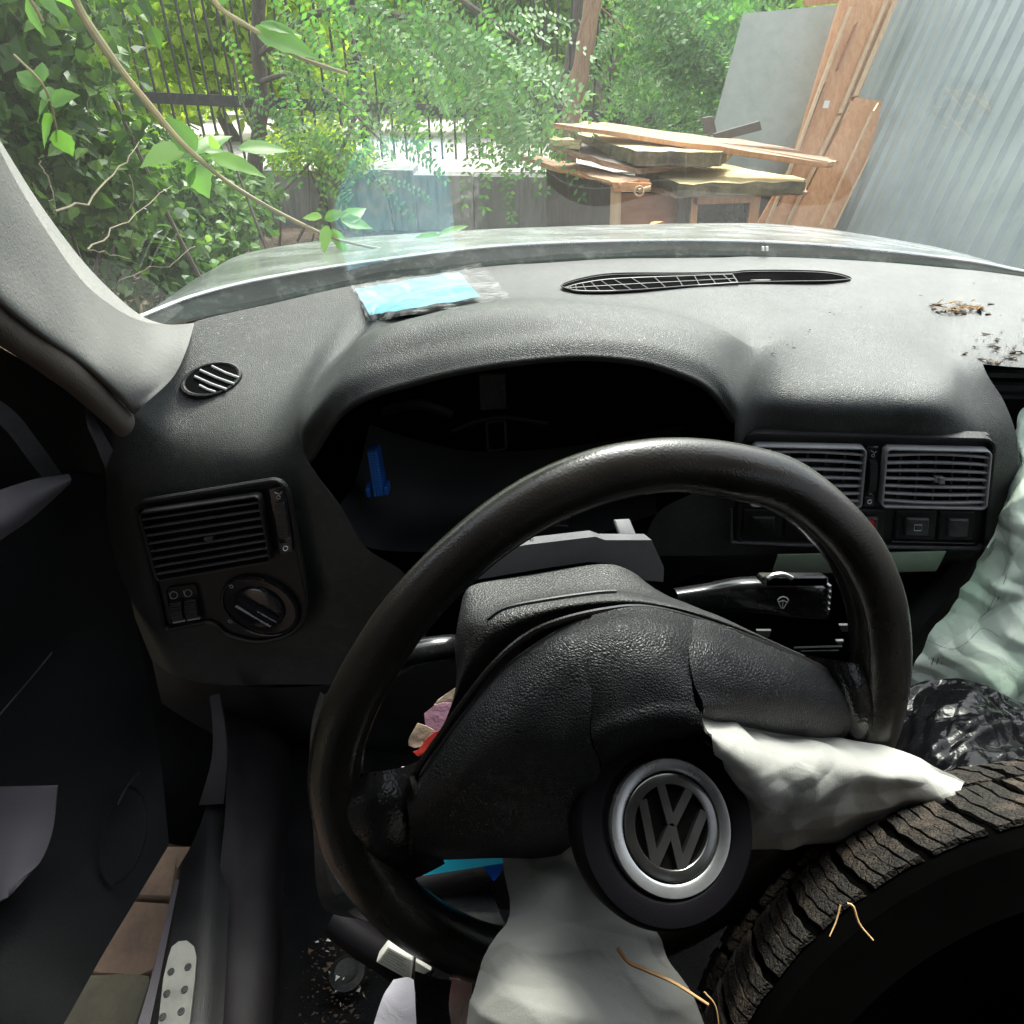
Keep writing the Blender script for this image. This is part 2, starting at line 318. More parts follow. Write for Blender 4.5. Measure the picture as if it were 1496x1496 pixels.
lA = [L((120,560,.66),(128,585,.655),(138,615,.65),(146,650,.645),(155,700,.645),(157,760,.65),(172,830,.66),(196,900,.67),(222,965,.69)),
      L((200,500,.715),(200,540,.69),(195,585,.665),(190,630,.645),(186,700,.632),(190,770,.634),(207,850,.64),(228,920,.648),(250,985,.67)),
      L((290,468,.765),(285,530,.715),(275,590,.675),(265,650,.638),(262,710,.622),(270,780,.622),(285,850,.628),(300,930,.638),(320,1000,.66)),
      L((400,443,.84),(372,520,.755),(350,590,.68),(340,655,.632),(345,712,.618),(355,780,.616),(370,850,.62),(385,930,.63),(400,1000,.65)),
      L((500,420,.90),(450,520,.76),(415,590,.675),(402,650,.628),(412,705,.614),(430,770,.612),(450,850,.618),(470,930,.628),(480,1000,.645)),
      L((560,410,.925),(497,500,.78),(455,560,.685),(437,615,.625),(447,668,.612),(490,745,.61),(520,840,.615),(540,925,.625),(555,1000,.64)),
      L((580,407,.935),(512,498,.785),(465,556,.682),(441,618,.61),(450,672,.613),(497,738,.611),(535,800,.613),(600,850,.62),(630,960,.63))]
lB = [L((580,407,.935),(512,498,.785),(465,556,.682),(441,618,.61),(450,672,.613)),
      L((620,402,.955),(539,483,.765),(530,496,.665),(495,555,.612),(500,602,.598)),
      L((720,389,.99),(651,448,.81),(640,460,.672),(610,515,.622),(614,556,.60)),
      L((800,384,1.01),(769,431,.86),(765,443,.682),(752,493,.618),(752,529,.595)),
      L((900,378,1.04),(891,436,.855),(888,448,.687),(880,488,.618),(880,522,.595)),
      L((1000,377,1.05),(999,453,.815),(996,466,.682),(985,505,.622),(980,541,.60)),
      L((1060,376,1.06),(1070,478,.765),(1067,492,.682),(1048,535,.622),(1044,575,.605)),
      L((1085,375,1.06),(1096,488,.755),(1094,510,.695),(1078,570,.622),(1074,615,.618))]
lC = [L((1085,375,1.06),(1096,488,.755),(1094,510,.695),(1078,570,.622),(1074,615,.618),(1066,665,.652),(1020,715,.672),(960,750,.68),(935,812,.685)),
      L((1100,375,1.06),(1118,478,.78),(1117,512,.708),(1103,570,.655),(1095,615,.648),(1088,665,.665),(1070,720,.672),(1040,770,.676),(1020,812,.68)),
      L((1180,377,1.055),(1188,440,.886),(1190,510,.745),(1185,575,.664),(1180,622,.656),(1178,670,.672),(1170,720,.675),(1160,770,.677),(1150,810,.68)),
      L((1300,384,1.04),(1305,440,.90),(1305,510,.765),(1300,575,.671),(1298,625,.659),(1296,675,.674),(1292,720,.676),(1285,770,.678),(1275,808,.68)),
      L((1390,392,1.02),(1390,455,.89),(1388,520,.77),(1386,580,.676),(1388,630,.664),(1388,680,.677),(1382,720,.678),(1375,768,.68),(1362,806,.683)),
      L((1432,396,1.005),(1418,466,.860),(1412,528,.760),(1428,583,.712),(1448,635,.69),(1450,690,.689),(1445,730,.69),(1436,768,.69),(1422,803,.69)),
      L((1455,399,1.0),(1436,472,.848),(1436,532,.757),(1466,585,.725),(1483,630,.708),(1487,675,.70),(1477,725,.70),(1460,765,.697),(1440,800,.695))]
dash = MB()
cA = [crs(c, 65) for c in lA]; cB = [crs(c, 33) for c in lB]; cC = [crs(c, 65) for c in lC]
rcol = crs([W(1640,425,.93), W(1640,500,.785), W(1640,548,.732)], 17); K_ = 7
GT = crn([c[:33] for c in cA]+cB[1:-1]+[c[:33] for c in cC], K_)
def lower(cols, i0):
    G = crn([c[32:] for c in cols], K_); ref = GT[32, i0:i0+G.shape[1]]; dlt = ref-G[0]
    return G+dlt[None]*np.linspace(1, 0, 33)[:, None, None]**2
GLA = lower(cA, 0); GLC = lower(cC, GT.shape[1]-K_*(len(cC)-1)-1)
edge_ = np.stack([GT[:17, -3*K_], GT[:17, -1], GT[:17, -1]*.5+rcol*.5, rcol], 0); GS = crn(edge_, 8)[:, 8:]
GB = GT[:, K_*(len(cA)-1):K_*(len(cA)-1+len(cB)-1)+1]; GRIDS = [GT, GLA, GLC, GS]
for g in GRIDS: dash.grid(g)
# roll of the hood lip going under
lip = GB[-1]; und = lip + np.array([0, .012, -.004]); und2 = lip + np.array([0, .05, .012]); und3 = lip+np.array([0, .16, .0])
dash.grid(np.stack([lip, (lip+und)/2+np.array([0, -.001, -.004]), und, und2, und3]))
# rear edge turned down
re = np.array([W(*p) for p in rear]); re = crs(re, 60); dash.grid(np.stack([re+np.array([0, .03, -.03]), re+np.array([0,.004,-.001])]))
def weld(o, d=.0006):
    import bmesh
    bm = bmesh.new(); bm.from_mesh(o.data); bmesh.ops.remove_doubles(bm, verts=bm.verts, dist=d); bmesh.ops.recalc_face_normals(bm, faces=bm.faces); bm.to_mesh(o.data); bm.free(); o.data.polygons.foreach_set('use_smooth', [True]*len(o.data.polygons)); o.data.update()
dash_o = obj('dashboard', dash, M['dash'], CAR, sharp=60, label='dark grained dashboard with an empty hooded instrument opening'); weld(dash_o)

# dark carcass behind and below
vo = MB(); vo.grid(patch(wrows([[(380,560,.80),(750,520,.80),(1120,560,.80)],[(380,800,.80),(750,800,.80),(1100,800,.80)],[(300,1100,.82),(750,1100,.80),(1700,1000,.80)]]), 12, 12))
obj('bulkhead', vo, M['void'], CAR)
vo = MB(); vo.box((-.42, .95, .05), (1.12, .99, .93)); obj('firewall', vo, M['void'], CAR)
# instrument recess: shelf, grey tab, faint ribs, blue connector
cv = MB(); cv.grid(patch(wrows([[(495,740,.62),(520,790,.62),(590,806,.62),(800,800,.62),(960,750,.66)],[(520,700,.70),(560,740,.70),(640,760,.71),(800,750,.72),(960,710,.72)],[(540,620,.76),(600,640,.77),(700,660,.78),(850,650,.78),(1000,620,.78)]]), 20, 10))
obj('instrument_recess', cv, M['black'], CAR)
q = Quad(W(700,548,.70), W(738,548,.70), W(740,598,.71), W(702,600,.71)); mb = MB(); q.box(mb, 0, 1, 0, 1, -.004, 0, .001); obj('bracket_tab', mb, M['trim'], CAR)
mb = MB(); mb.tube(crs([W(660,630,.74), W(700,615,.74), W(740,610,.74), W(800,618,.74)], 14), .003, 6); q = Quad(W(708,615,.735), W(740,612,.735), W(742,658,.73), W(711,662,.73)); q.frame(mb, 0, 1, 0, 1, .004, .005, -.01, 0)
mb.tube([W(700,770,.66), W(760,766,.66), W(830,768,.66)], .002, 6); mb.tube(crs([W(560,600,.74), W(610,590,.74), W(660,604,.75)], 10), .006, 6)
obj('wiring_guide', mb, M['black'], CAR, kind='stuff')
q = Quad(W(536,660,.665), W(551,659,.665), W(562,724,.66), W(546,727,.66)); con = MB(); q.box(con, 0, 1, 0, 1, -.02, 0, .0008)
co = obj('blue_connector', con, M['blue'], CAR)
pins = MB()
for i in range(16):
    for j in range(3): q.box(pins, .12+j*.28, .30+j*.28, .03+i*.06, .065+i*.06, 0, .0012)
obj('connector_pins', pins, plastic('blue_pins', (.03, .2, .6), .4), co, kind='stuff')
mb = MB(); q = Quad(W(534,714,.66), W(566,711,.66), W(568,722,.66), W(536,726,.66)); q.box(mb, 0, .2, 0, 1, -.015, .002, .0006); q.box(mb, .82, 1, 0, 1, -.015, .002, .0006); obj('connector_clip', mb, M['blue'], co)

# --- defroster vent on the dash top
def onGrid(px, py, up=0.0):           # point of the dash top under a pixel
    best = None
    for G in GRIDS:
        P = G.reshape(-1, 3)-EYE; d = P@F_; u = 748+FPX*(P@X_)/d; v = 748-FPX*(P@U_)/d
        e = (u-px)**2+(v-py)**2; k = np.argsort(e)[:6]; w = 1/(e[k]+4); dd = (w*d[k]).sum()/w.sum()
        if best is None or e[k[0]] < best[0]: best = (e[k[0]], dd)
    return WD(px, py, best[1]-up)
outl = [(820,419),(850,408),(900,401),(1000,400.5),(1070,399),(1090,397),(1150,396.5),(1210,399),(1243,408),(1215,412),(1150,413),(1080,415),(1000,420),(920,426),(850,427)]
O = crs([onGrid(x, y, .004) for x, y in outl], 60, closed=True)
mb = MB(); cen = O.mean(0); mb.add(np.vstack([O, cen]), [(i, (i+1) % 60, 60) for i in range(60)])
dv = obj('defroster_slot', mb, M['void'], CAR, smooth=False)
mb = MB(); mb.tube(O+np.array([0, 0, .0015]), .0011, 6, closed=True); obj('slot_rim', mb, M['black'], dv)
q = Quad(onGrid(830,412,.008), onGrid(1078,401,.008), onGrid(1080,414,.008), onGrid(832,426,.008))
gr = MB()
topc = [(824,421),(850,414),(900,407.5),(1000,403.5),(1070,401)]; botc = [(824,421),(850,425.5),(920,424.5),(1000,418.5),(1078,413)]
tc = crs([onGrid(x, y, .009) for x, y in topc], 40); bc = crs([onGrid(x, y, .009) for x, y in botc], 40)
gr.tube(tc, .0011, 5); gr.tube(bc, .0013, 5); gr.tube([tc[-1], bc[-1]], .0012, 5); gr.tube([(tc[k]+bc[k])/2 for k in range(2, 40)], .0007, 5)
for k in range(4, 40, 3): gr.tube([tc[k], bc[min(39, k+1)]], .0008, 5)
obj('slot_grille', gr, M['lslat'], dv)

# --- round side demister vent
o0 = onGrid(309, 554, .004); ux = onGrid(350, 546, .004)-onGrid(268, 562, .004); R = np.linalg.norm(ux)/2; ux = unit(ux)
uy = onGrid(309, 532, .004)-onGrid(309, 576, .004); uy = uy/2; nn = unit(np.cross(ux, uy)); nn = nn if np.dot(nn, EYE-o0) > 0 else -nn
el = lambda r, h, k=40: np.array([o0+(ux*R*math.cos(a)+uy*math.sin(a))*r+nn*h for a in np.arange(k)*2*math.pi/k])
mb = MB(); mb.grid(np.stack([el(1.12, -.003), el(1.08, .0015), el(1.0, .0022), el(.93, .001), el(.92, -.012)]), cu=True); sv = obj('side_demister', mb, M['black'], CAR)
mb = MB(); mb.grid(np.stack([el(.93, .0003), el(.01, .0003)]), cu=True); obj('dark_back', mb, M['void'], sv)
e1 = onGrid(345, 560, .006)-onGrid(285, 540, .006)
for (xa, ya, xb, yb) in ((291,563,315,573), (284,550,331,569), (292,541,342,561), (309,535,349,552), (330,533,350,541)):
    A_, B_ = onGrid(xa, ya, .005), onGrid(xb, yb, .005); mb = MB(); mb.tube([A_, (A_+B_)/2-[0, 0, .001], B_], .0016, 6); obj('slat', mb, M['slat'], sv)

# --- vents
def vent(q, s0, s1, t0, t1, nsl, mat, name, nv, frame_m, parent=CAR, label=None, curve=True):
    mb = MB(); q.box(mb, s0, s1, t0, t1, .0005, .0011); v = obj(name, mb, M['void'], parent, smooth=False, label=label)
    mb = MB(); q.frame(mb, s0-.004, s1+.004, t0-.01, t1+.01, .0035, .007, .001, .010); obj('vent_frame', mb, frame_m, v)
    base = None
    for i in range(nsl):
        t = t0+(t1-t0)*(i+.9)/(nsl+.8); mb = MB(); P = []
        for s in np.linspace(s0+.008, s1-.008, 14):
            bow = .018*math.sin(math.pi*(s-s0)/(s1-s0))*((i/(nsl-1))-.5)*(2 if curve else 0)
            P.append((s, t+bow))
        th = .0013/np.linalg.norm(q.c[3]-q.c[0])
        G = np.array([[q(s, tt-th*.4, .003) for s, tt in P], [q(s, tt-th, .0075) for s, tt in P], [q(s, tt-th*.6, .0088) for s, tt in P], [q(s, tt+th*.6, .0088) for s, tt in P], [q(s, tt+th, .0075) for s, tt in P], [q(s, tt+th*2.2, .003) for s, tt in P]])
        mb.grid(G); obj('slat', mb, mat, v)
    for j in range(nv):
        s = s0+(s1-s0)*(j+1)/(nv+1); mb = MB(); q.box(mb, s-.0035, s+.0035, t0+.02, t1-.02, .0015, .0045); obj('vane', mb, M['lslat'], v, smooth=False)
    sm, tm = (s0+s1)/2, (t0+t1)/2; mb = MB(); w = (s1-s0)*.05
    for k in range(4): q.box(mb, sm+w*.4, sm+w*1.4, tm-.026+k*.014, tm-.019+k*.014, .009, .0115)
    q.box(mb, sm-w*.2, sm+w*1.4, tm-.022, tm+.022, .004, .0092); obj('vent_tab', mb, mat, v, smooth=False)
    return v
def thumbwheel(q, s0, s1, t0, t1, parent=CAR):
    mb = MB(); q.box(mb, s0, s1, t0, t1, .0005, .003, .0008); h = obj('thumbwheel_slot', mb, M['gloss'], parent)
    mb = MB(); n = 22; sm = (s0+s1)/2; a = np.linspace(-1.2, 1.2, n)
    ta, tb = t0+(t1-t0)*.22, t0+(t1-t0)*.76
    for k in range(n-1):
        f0, f1 = math.sin(a[k]), math.sin(a[k+1]); c = math.cos((a[k]+a[k+1])/2)
        u0 = ta+(tb-ta)*(f0/math.sin(1.2)+1)/2; u1 = ta+(tb-ta)*(f1/math.sin(1.2)+1)/2
        q.box(mb, s0+(s1-s0)*.3, s1-(s1-s0)*.12, u0, u0+(u1-u0)*.6, .001, .003+.006*c)
    obj('thumbwheel', mb, M['trim'], h, smooth=False)
    mb = MB(); q.box(mb, s0+(s1-s0)*.15, s1-(s1-s0)*.05, t0+(t1-t0)*.84, t0+(t1-t0)*1.0, .003, .0045, .0005); obj('position_tile', mb, M['trim'], h)
    mb = MB(); cs, ct = (s0+s1)/2+(s1-s0)*.05, t0+(t1-t0)*.92; P = [q(cs+(s1-s0)*.16*math.cos(x), ct+(t1-t0)*.036*math.sin(x), .005) for x in np.arange(14)*2*math.pi/14]; mb.tube(P, .0005, 5, closed=True); obj('zero_mark', mb, M['mark'], h)
    mb = MB(); P = [q(cs-(s1-s0)*.2, t0+(t1-t0)*.06, .0036), q(cs+(s1-s0)*.1, t0+(t1-t0)*.10, .0036), q(cs+(s1-s0)*.25, t0+(t1-t0)*.07, .0036)]; mb.tube(P, .0005, 5); P = [q(cs+(s1-s0)*.12*math.cos(x), t0+(t1-t0)*(.14+.025*math.sin(x)), .0036) for x in np.arange(8)*2*math.pi/8]; mb.tube(P, .0004, 5, closed=True); obj('airflow_mark', mb, M['dim'], h)
    return h
# centre panel
QC = Quad(W(1086,630,.655), W(1452,638,.665), W(1438,800,.672), W(1074,792,.668))
mb = MB(); QC.box(mb, .0, 1, 0, 1, -.01, .0, .004); QC.frame(mb, -.005, 1.005, -.01, 1.01, .006, .014, -.008, .0055)
cp = obj('centre_panel', mb, M['black'], CAR)
vent(QC, .035, .475, .085, .60, 7, M['slat'], 'air_vent', 5, M['slat'], label='left centre air vent half hidden behind the steering wheel rim')
vent(QC, .555, .975, .085, .585, 7, M['slat'], 'air_vent', 5, M['slat'], label='right centre air vent with thin grey slats')
thumbwheel(QC, .487, .535, .09, .60)
def switch(s0, s1, t0, t1, deco, cap=M['black'], inner=M['trim'], label=None):
    mb = MB(); QC.box(mb, s0, s1, t0, t1, .0, .004, .0018); o = obj('dash_switch', mb, cap, CAR, label=label)
    mb = MB(); ws, wt = (s1-s0), (t1-t0); QC.box(mb, s0+ws*.22, s1-ws*.2, t0+wt*.2, t1-wt*.2, .003, .0075, .0018); b = obj('button', mb, inner, o)
    if deco == 'rect':
        mb = MB(); cs, ct = (s0+s1)/2+ws*.02, (t0+t1)/2; QC.frame(mb, cs-.016, cs+.016, ct-.03, ct+.03, .0008, .0008, .007, .0082); obj('heater_mark', mb, M['dim'], o)
    if deco == 'hazard':
        mb = MB(); L3 = [QC(s0+ws*.30, t0+wt*.80, .008), QC(s0+ws*.78, t0+wt*.78, .008), QC(s0+ws*.60, t0+wt*.10, .0105)]; mb.slab(L3, QC.n, .003); obj('hazard_triangle', mb, M['red'], o, smooth=False)
switch(.02, .175, .66, .92, None, inner=M['black'], label='blank dark switch left of the wheel rim')
switch(.19, .33, .66, .92, None, inner=M['black'])
switch(.42, .585, .64, .94, 'hazard', label='hazard switch with a red triangle beside the wheel rim')
switch(.625, .79, .64, .92, 'rect', label='switch with a small rectangle mark')
switch(.80, .945, .64, .92, None, label='blank grey switch at the right end of the row')
mb = MB(); mb.tube([QC(-.02, .98, .004), QC(.2, .985, .006), QC(.6, .985, .006), QC(.97, .985, .004)], .0022, 8); mb.tube([QC(.62, .945, .003), QC(.95, .945, .003)], .0009, 6); mb.tube([QC(-.02, .98, .004), QC(-.03, .66, .003)], .0018, 8); obj('panel_lip', mb, M['trim'], CAR)
# below the centre panel: lower face, metal strips, dark slot, stack side
mb = MB(); mb.grid(patch(wrows([[(935,812,.685),(1150,808,.685),(1440,800,.69)],[(940,822,.70),(1150,828,.69),(1420,815,.69)],[(950,870,.75),(1150,850,.74),(1400,830,.72)]]), 10, 6)); obj('lower_edge', mb, M['black'], CAR)
q = Quad(W(1137,811,.665), W(1383,806,.665), W(1368,835,.668), W(1128,839,.668)); mb = MB(); q.box(mb, 0, 1, 0, 1, -.002, 0, .0006); obj('metal_strip', mb, M['green'], CAR, label='bare metal strip with painted green reflection under the centre panel')
q = Quad(W(955,815,.70), W(1125,818,.70), W(1120,880,.74), W(980,860,.74)); mb = MB(); q.box(mb, 0, 1, 0, 1, -.01, 0, .003); obj('lower_cover', mb, M['void'], CAR)
mb = MB(); mb.grid(patch(wrows([[(1487,680,.70),(1477,725,.70),(1440,800,.70),(1395,862,.69),(1340,930,.68),(1330,1010,.66)],[(1500,700,.76),(1485,745,.76),(1450,815,.75),(1410,880,.74),(1360,950,.72),(1345,1020,.70)],[(1440,700,.85),(1430,745,.85),(1400,815,.84),(1360,880,.83),(1320,950,.80),(1310,1020,.78)]]), 20, 8)); mb.grid(patch(wrows([[(1440,802,.695),(1395,862,.69),(1340,930,.68),(1325,1010,.66)],[(1400,810,.71),(1350,862,.71),(1300,930,.70),(1290,1010,.68)],[(1360,820,.76),(1300,862,.76),(1260,930,.75),(1260,1010,.73)]]), 16, 6)); obj('console_side', mb, M['black'], CAR)
for a in ((1105,922,22,9), (1226,914,16,9), (1221,937,12,5)):
    q = Quad(W(a[0],a[1],.62), W(a[0]+a[2],a[1],.62), W(a[0]+a[2]-3,a[1]+a[3],.625), W(a[0]+4,a[1]+a[3],.625)); mb = MB(); q.box(mb, 0, 1, 0, 1, -.003, 0, .0005); obj('metal_clip', mb, M['metal'], CAR)
mb = MB(); mb.tube([W(1160,946,.62), W(1230,944,.62)], .0012, 6); mb.tube([W(1170,951,.62), W(1225,950,.62)], .0008, 6); obj('metal_rod', mb, M['metal'], CAR)
# glovebox / airbag slot rails at the far right
q = Quad(W(1430,540,.785), W(1640,548,.785), W(1640,600,.80), W(1450,585,.80)); mb = MB(); q.box(mb, 0, 1, 0, 1, -.05, -.04); obj('airbag_housing', mb, M['void'], CAR, smooth=False)
for y0, y1, Y in ((544, 552, .78), (562, 572, .785), (577, 583, .79)):
    mb = MB(); q = Quad(W(1432+(y0-540)*.7,y0,Y), W(1640,y0+4,Y), W(1640,y1+4,Y), W(1438+(y1-540)*.7,y1,Y)); q.box(mb, 0, 1, 0, 1, -.01, 0, .001); obj('housing_rail', mb, M['trim'], CAR)

# --- left panel: vent, thumbwheel, level switches, headlamp knob
QL = Quad(W(203,736,.612), W(415,703,.596), W(447,915,.602), W(246,946,.618))
QV = Quad(W(206,741,.608), W(386,715,.596), W(404,815,.597), W(233,845,.608))
mb = MB(); sh = [(201,750),(203,740),(211,733),(225,730),(300,718),(385,704),(402,702),(412,706),(418,714),(424,735),(434,790),(444,845),(449,880),(440,912),(415,930),(375,937),(335,928),(318,915),(306,909),(290,911),(256,918),(245,918),(239,910),(234,885),(218,820)]
P0 = [QL.c[0] + 0 for _ in sh]
def onQL(px, py, n): 
    d = ray(px, py); o = QL.c[0]+QL.n*n; return EYE+d*(np.dot(o-EYE, QL.n)/np.dot(d, QL.n))
ring_o = crs([onQL(x, y, .001) for x, y in sh], 90, closed=True)
cc = ring_o.mean(0)
mb.tube(ring_o, .0032, 8, closed=True); lp = obj('left_panel_rim', mb, M['black'], CAR)
mb = MB(); R2 = crs([onQL(x, y, -.002) for x, y in sh], 90, closed=True); mb.add(np.vstack([R2, R2.mean(0)]), [(i, (i+1) % 90, 90) for i in range(90)]); obj('left_panel', mb, M['black'], CAR, smooth=False)
vent(QV, .01, .985, .02, .98, 8, M['lslat'], 'air_vent', 0, M['black'], label='left air vent with closed dusty black slats', curve=False)
QT = Quad(onQL(394,712,.002), onQL(417,708,.002), onQL(430,802,.002), onQL(409,807,.002)); thumbwheel(QT, 0, 1, 0, 1)
QS = Quad(onQL(243,857,.001), onQL(288,851,.001), onQL(299,905,.001), onQL(252,913,.001))
mb = MB(); QS.frame(mb, 0, 1, 0, 1, .001, .006, -.001, .0025); ls = obj('level_switch', mb, M['black'], CAR)
for s0 in (.08, .54):
    mb = MB()
    for k in range(9): QS.box(mb, s0, s0+.36, .38+k*.055, .415+k*.055, .001, .0035+.003*math.sin(math.pi*(k+1)/10))
    obj('ribbed_wheel', mb, M['trim'], ls, smooth=False)
    mb = MB(); QS.box(mb, s0-.01, s0+.38, .88, .915, .001, .004, .0003); obj('white_bar', mb, M['dim'], ls)
    mb = MB(); mb.tube([QS(s0+.16+.12*math.cos(x), .2+.09*math.sin(x), .003) for x in np.arange(10)*math.pi/5], .0004, 5, closed=True); mb.tube([QS(s0+.02, .12, .003), QS(s0+.06, .28, .003)], .0004, 5); obj('lamp_mark', mb, M['dim'], ls)
def disc_frame(px, py, Y, n, up=(0, 0, 1)):
    o = W(px, py, Y); n = unit(n); x = unit(np.cross(up, n)); return o, x, np.cross(n, x), n
def lathe(mb, fr, prof, k=40):
    o, x, y, n = fr; a = np.arange(k)*2*math.pi/k
    return mb.grid(np.stack([o+n*h+r*(np.cos(a)[:, None]*x+np.sin(a)[:, None]*y) for r, h in prof]), cu=True)
kn = QL.n; ko = onQL(381, 884, .0); fr = (ko, unit(QL.c[1]-QL.c[0]), None, kn); fr = (ko, fr[1]-kn*np.dot(fr[1], kn), None, kn); fr = (ko, unit(fr[1]), np.cross(kn, unit(fr[1])), kn)
mb = MB(); lathe(mb, fr, [(.046, -.004), (.0455, .004), (.044, .0055), (.0425, .005), (.0415, .003), (.0001, .003)]); hk = obj('headlamp_switch', mb, M['gloss'], CAR)
mb = MB(); lathe(mb, fr, [(.030, .003), (.0295, .006), (.0275, .0072), (.0001, .0072)]); obj('knob_disc', mb, M['gloss'], hk)
d1 = unit(onQL(405,900,0)-onQL(352,868,0)); d2 = np.cross(kn, d1)
mb = MB(); G = []
for t in np.linspace(-1, 1, 12):
    w = .0050*(1-.15*t); c0 = ko+d1*t*.026; G.append([c0+d2*w*s+kn*(.007+h*(1-.25*abs(t)**4)) for s, h in ((-1, 0), (-.7, .008), (-.3, .010), (.3, .010), (.7, .008), (1, 0))])
G = np.array(G); mb.grid(G); n6 = len(G); mb.add(G[0], [tuple(range(6))]); mb.add(G[-1], [tuple(range(6))[::-1]]); obj('knob_grip', mb, M['rubbercover'], hk)
mb = MB(); mb.tube([ko-d1*.023-d2*.003+kn*.0172, ko+d1*.022-d2*.003+kn*.0168], .0014, 6); mb.tube([ko+d1*.0+d2*.0042+kn*.0145, ko+d1*.024+d2*.0042+kn*.014], .0008, 6); obj('grip_edge', mb, M['silver'], hk)
for (x, y, ray8) in ((338,857,0), (336,908,3), (391,905,8)):
    mb = MB(); c0 = onQL(x, y, .0045 if x < 350 else .008); mb.tube([c0+.0022*(math.cos(a)*fr[1]+math.sin(a)*fr[2]) for a in np.arange(10)*math.pi/5], .0004, 5, closed=True)
    for k in range(ray8): a = k*math.pi/4 if ray8 == 8 else (k-1)*.6; dd = math.cos(a)*fr[1]+math.sin(a)*fr[2]; mb.tube([c0+dd*.003, c0+dd*.0042], .0003, 4)
    obj('lamp_mark', mb, M['dim'], hk)

# lower dash below left panel, knee panel
mb = MB(); mb.grid(patch(wrows([[(222,965,.69),(320,1000,.66),(480,1000,.645),(630,960,.63),(760,940,.62)],[(240,1040,.72),(330,1050,.70),(480,1060,.68),(630,1060,.66),(760,1040,.66)],[(270,1130,.80),(340,1130,.78),(480,1130,.76),(630,1120,.75),(760,1110,.75)]]), 24, 12)); obj('knee_panel', mb, M['black'], CAR)

# --- steering column, stalks
mb = MB()
sh = [[(672,900,-.050),(678,868,-.052),(700,852,-.055),(780,838,-.06),(880,824,-.062),(925,836,-.06),(955,862,-.055),(1000,880,-.05)],
      [(664,940,-.035),(672,912,-.033),(700,888,-.032),(790,868,-.032),(880,858,-.032),(950,868,-.032),(1010,885,-.033),(1060,905,-.035)],
      [(667,990,-.022),(682,942,-.018),(710,905,-.016),(800,878,-.015),(900,868,-.015),(970,878,-.015),(1050,900,-.016),(1110,930,-.02)],
      [(655,1042,-.014),(682,985,-.010),(733,930,-.008),(805,896,-.007),(900,882,-.007),(985,890,-.007),(1080,920,-.008),(1190,965,-.012)],
      [(618,1115,-.030),(668,1050,-.025),(735,965,-.025),(810,915,-.025),(900,900,-.025),(990,908,-.025),(1090,940,-.025),(1200,990,-.03)]]
mb.grid(patch(wrows(sh, WW), 40, 24)); obj('column_shroud', mb, M['shroud'], CAR, sharp=60)
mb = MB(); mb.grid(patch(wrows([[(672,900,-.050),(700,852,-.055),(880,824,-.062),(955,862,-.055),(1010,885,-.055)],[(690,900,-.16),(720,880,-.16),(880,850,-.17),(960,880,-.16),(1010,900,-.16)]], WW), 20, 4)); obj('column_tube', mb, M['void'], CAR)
mb = MB(); out = [(700,843),(742,802),(768,796),(870,784),(884,789),(952,789),(970,829),(969,850),(926,847),(905,832),(890,823),(860,821),(790,831),(690,848)]
Lp = [WW(x, y, -.075) for x, y in out]; mb.slab(Lp, -WN, .014); M['brk'] = plastic('light_grey_plastic', (.07, .07, .076), .45, grain=900, gstr=.2, col2=(.11, .11, .115)); obj('column_bracket', mb, M['brk'], CAR, smooth=False, label='grey angled bracket above the column shroud')
mb = MB(); mb.slab([WW(*p) for p in ((742,802,-.077),(768,794,-.09),(868,781,-.09),(876,785,-.077),(768,796,-.077))], -WN, .004); obj('bracket_flange', mb, M['brk'], CAR, smooth=False)
q = Quad(WW(897,758,-.10), WW(920,757,-.10), WW(932,786,-.085), WW(908,787,-.085)); mb = MB(); q.box(mb, 0, 1, 0, 1, -.003, 0, .0008); obj('metal_tab', mb, M['brk'], CAR)
q = Quad(WW(773,784,-.085), WW(779,784,-.085), WW(783,798,-.075), WW(776,798,-.075)); mb = MB(); q.box(mb, 0, 1, 0, 1, -.003, 0, .0008); obj('metal_tab', mb, M['black'], CAR)
mb = MB(); mb.tube(crs([WW(712,905,-.0105), WW(740,888,-.008), WW(800,876,-.006), WW(870,866,-.006), WW(900,864,-.007)], 20), .0012, 6); obj('shroud_seam', mb, M['trim'], CAR)
# wiper stalk
QK = Quad(WW(1096,842,-.05), WW(1204,842,-.045), WW(1200,903,-.045), WW(1090,900,-.05)); mb = MB(); G = []
cl = crs([WW(985,880,-.075), WW(1030,874,-.072), WW(1085,868,-.062), WW(1150,872,-.058), WW(1196,875,-.056), WW(1203,876,-.056)], 26)
hh = np.interp(np.linspace(0, 1, 26), [0, .2, .42, .6, .93, .98, 1], [.010, .0105, .0125, .0145, .0145, .013, .009])
for i, c0 in enumerate(cl):
    G.append([c0+QK.n*(.010*math.copysign(abs(math.cos(a))**.5, math.cos(a)))*(hh[i]/.0145)+unit(QK.c[0]-QK.c[3])*hh[i]*math.copysign(abs(math.sin(a))**.5, math.sin(a)) for a in np.arange(20)*2*math.pi/20])
G = np.array(G); mb.grid(G, cu=True); mb.add(G[-1], [tuple(range(20))]); st = obj('wiper_stalk', mb, M['gloss'], CAR)
mb = MB(); QK.box(mb, .12, 1.03, -.04, .16, -.004, .006, .003); obj('stalk_cap', mb, M['gloss'], st)
mb = MB(); P = [QK(.18, -.02, .006), QK(.25, -.1, .006), QK(.38, -.12, .006), QK(.5, -.03, .006)]; mb.tube(crs(P, 12), .0018, 6); q2 = Quad(QK(.3,-.28,.004), QK(.42,-.1,.004), QK(.42,-.0,.004), QK(.30,-.02,.004)); obj('stalk_slider', mb, M['silver'], st)
mb = MB()
for k in range(5): mb.tube([QK(1.02, .18+k*.14, .0), QK(1.045, .22+k*.14, .004)], .0022, 6)
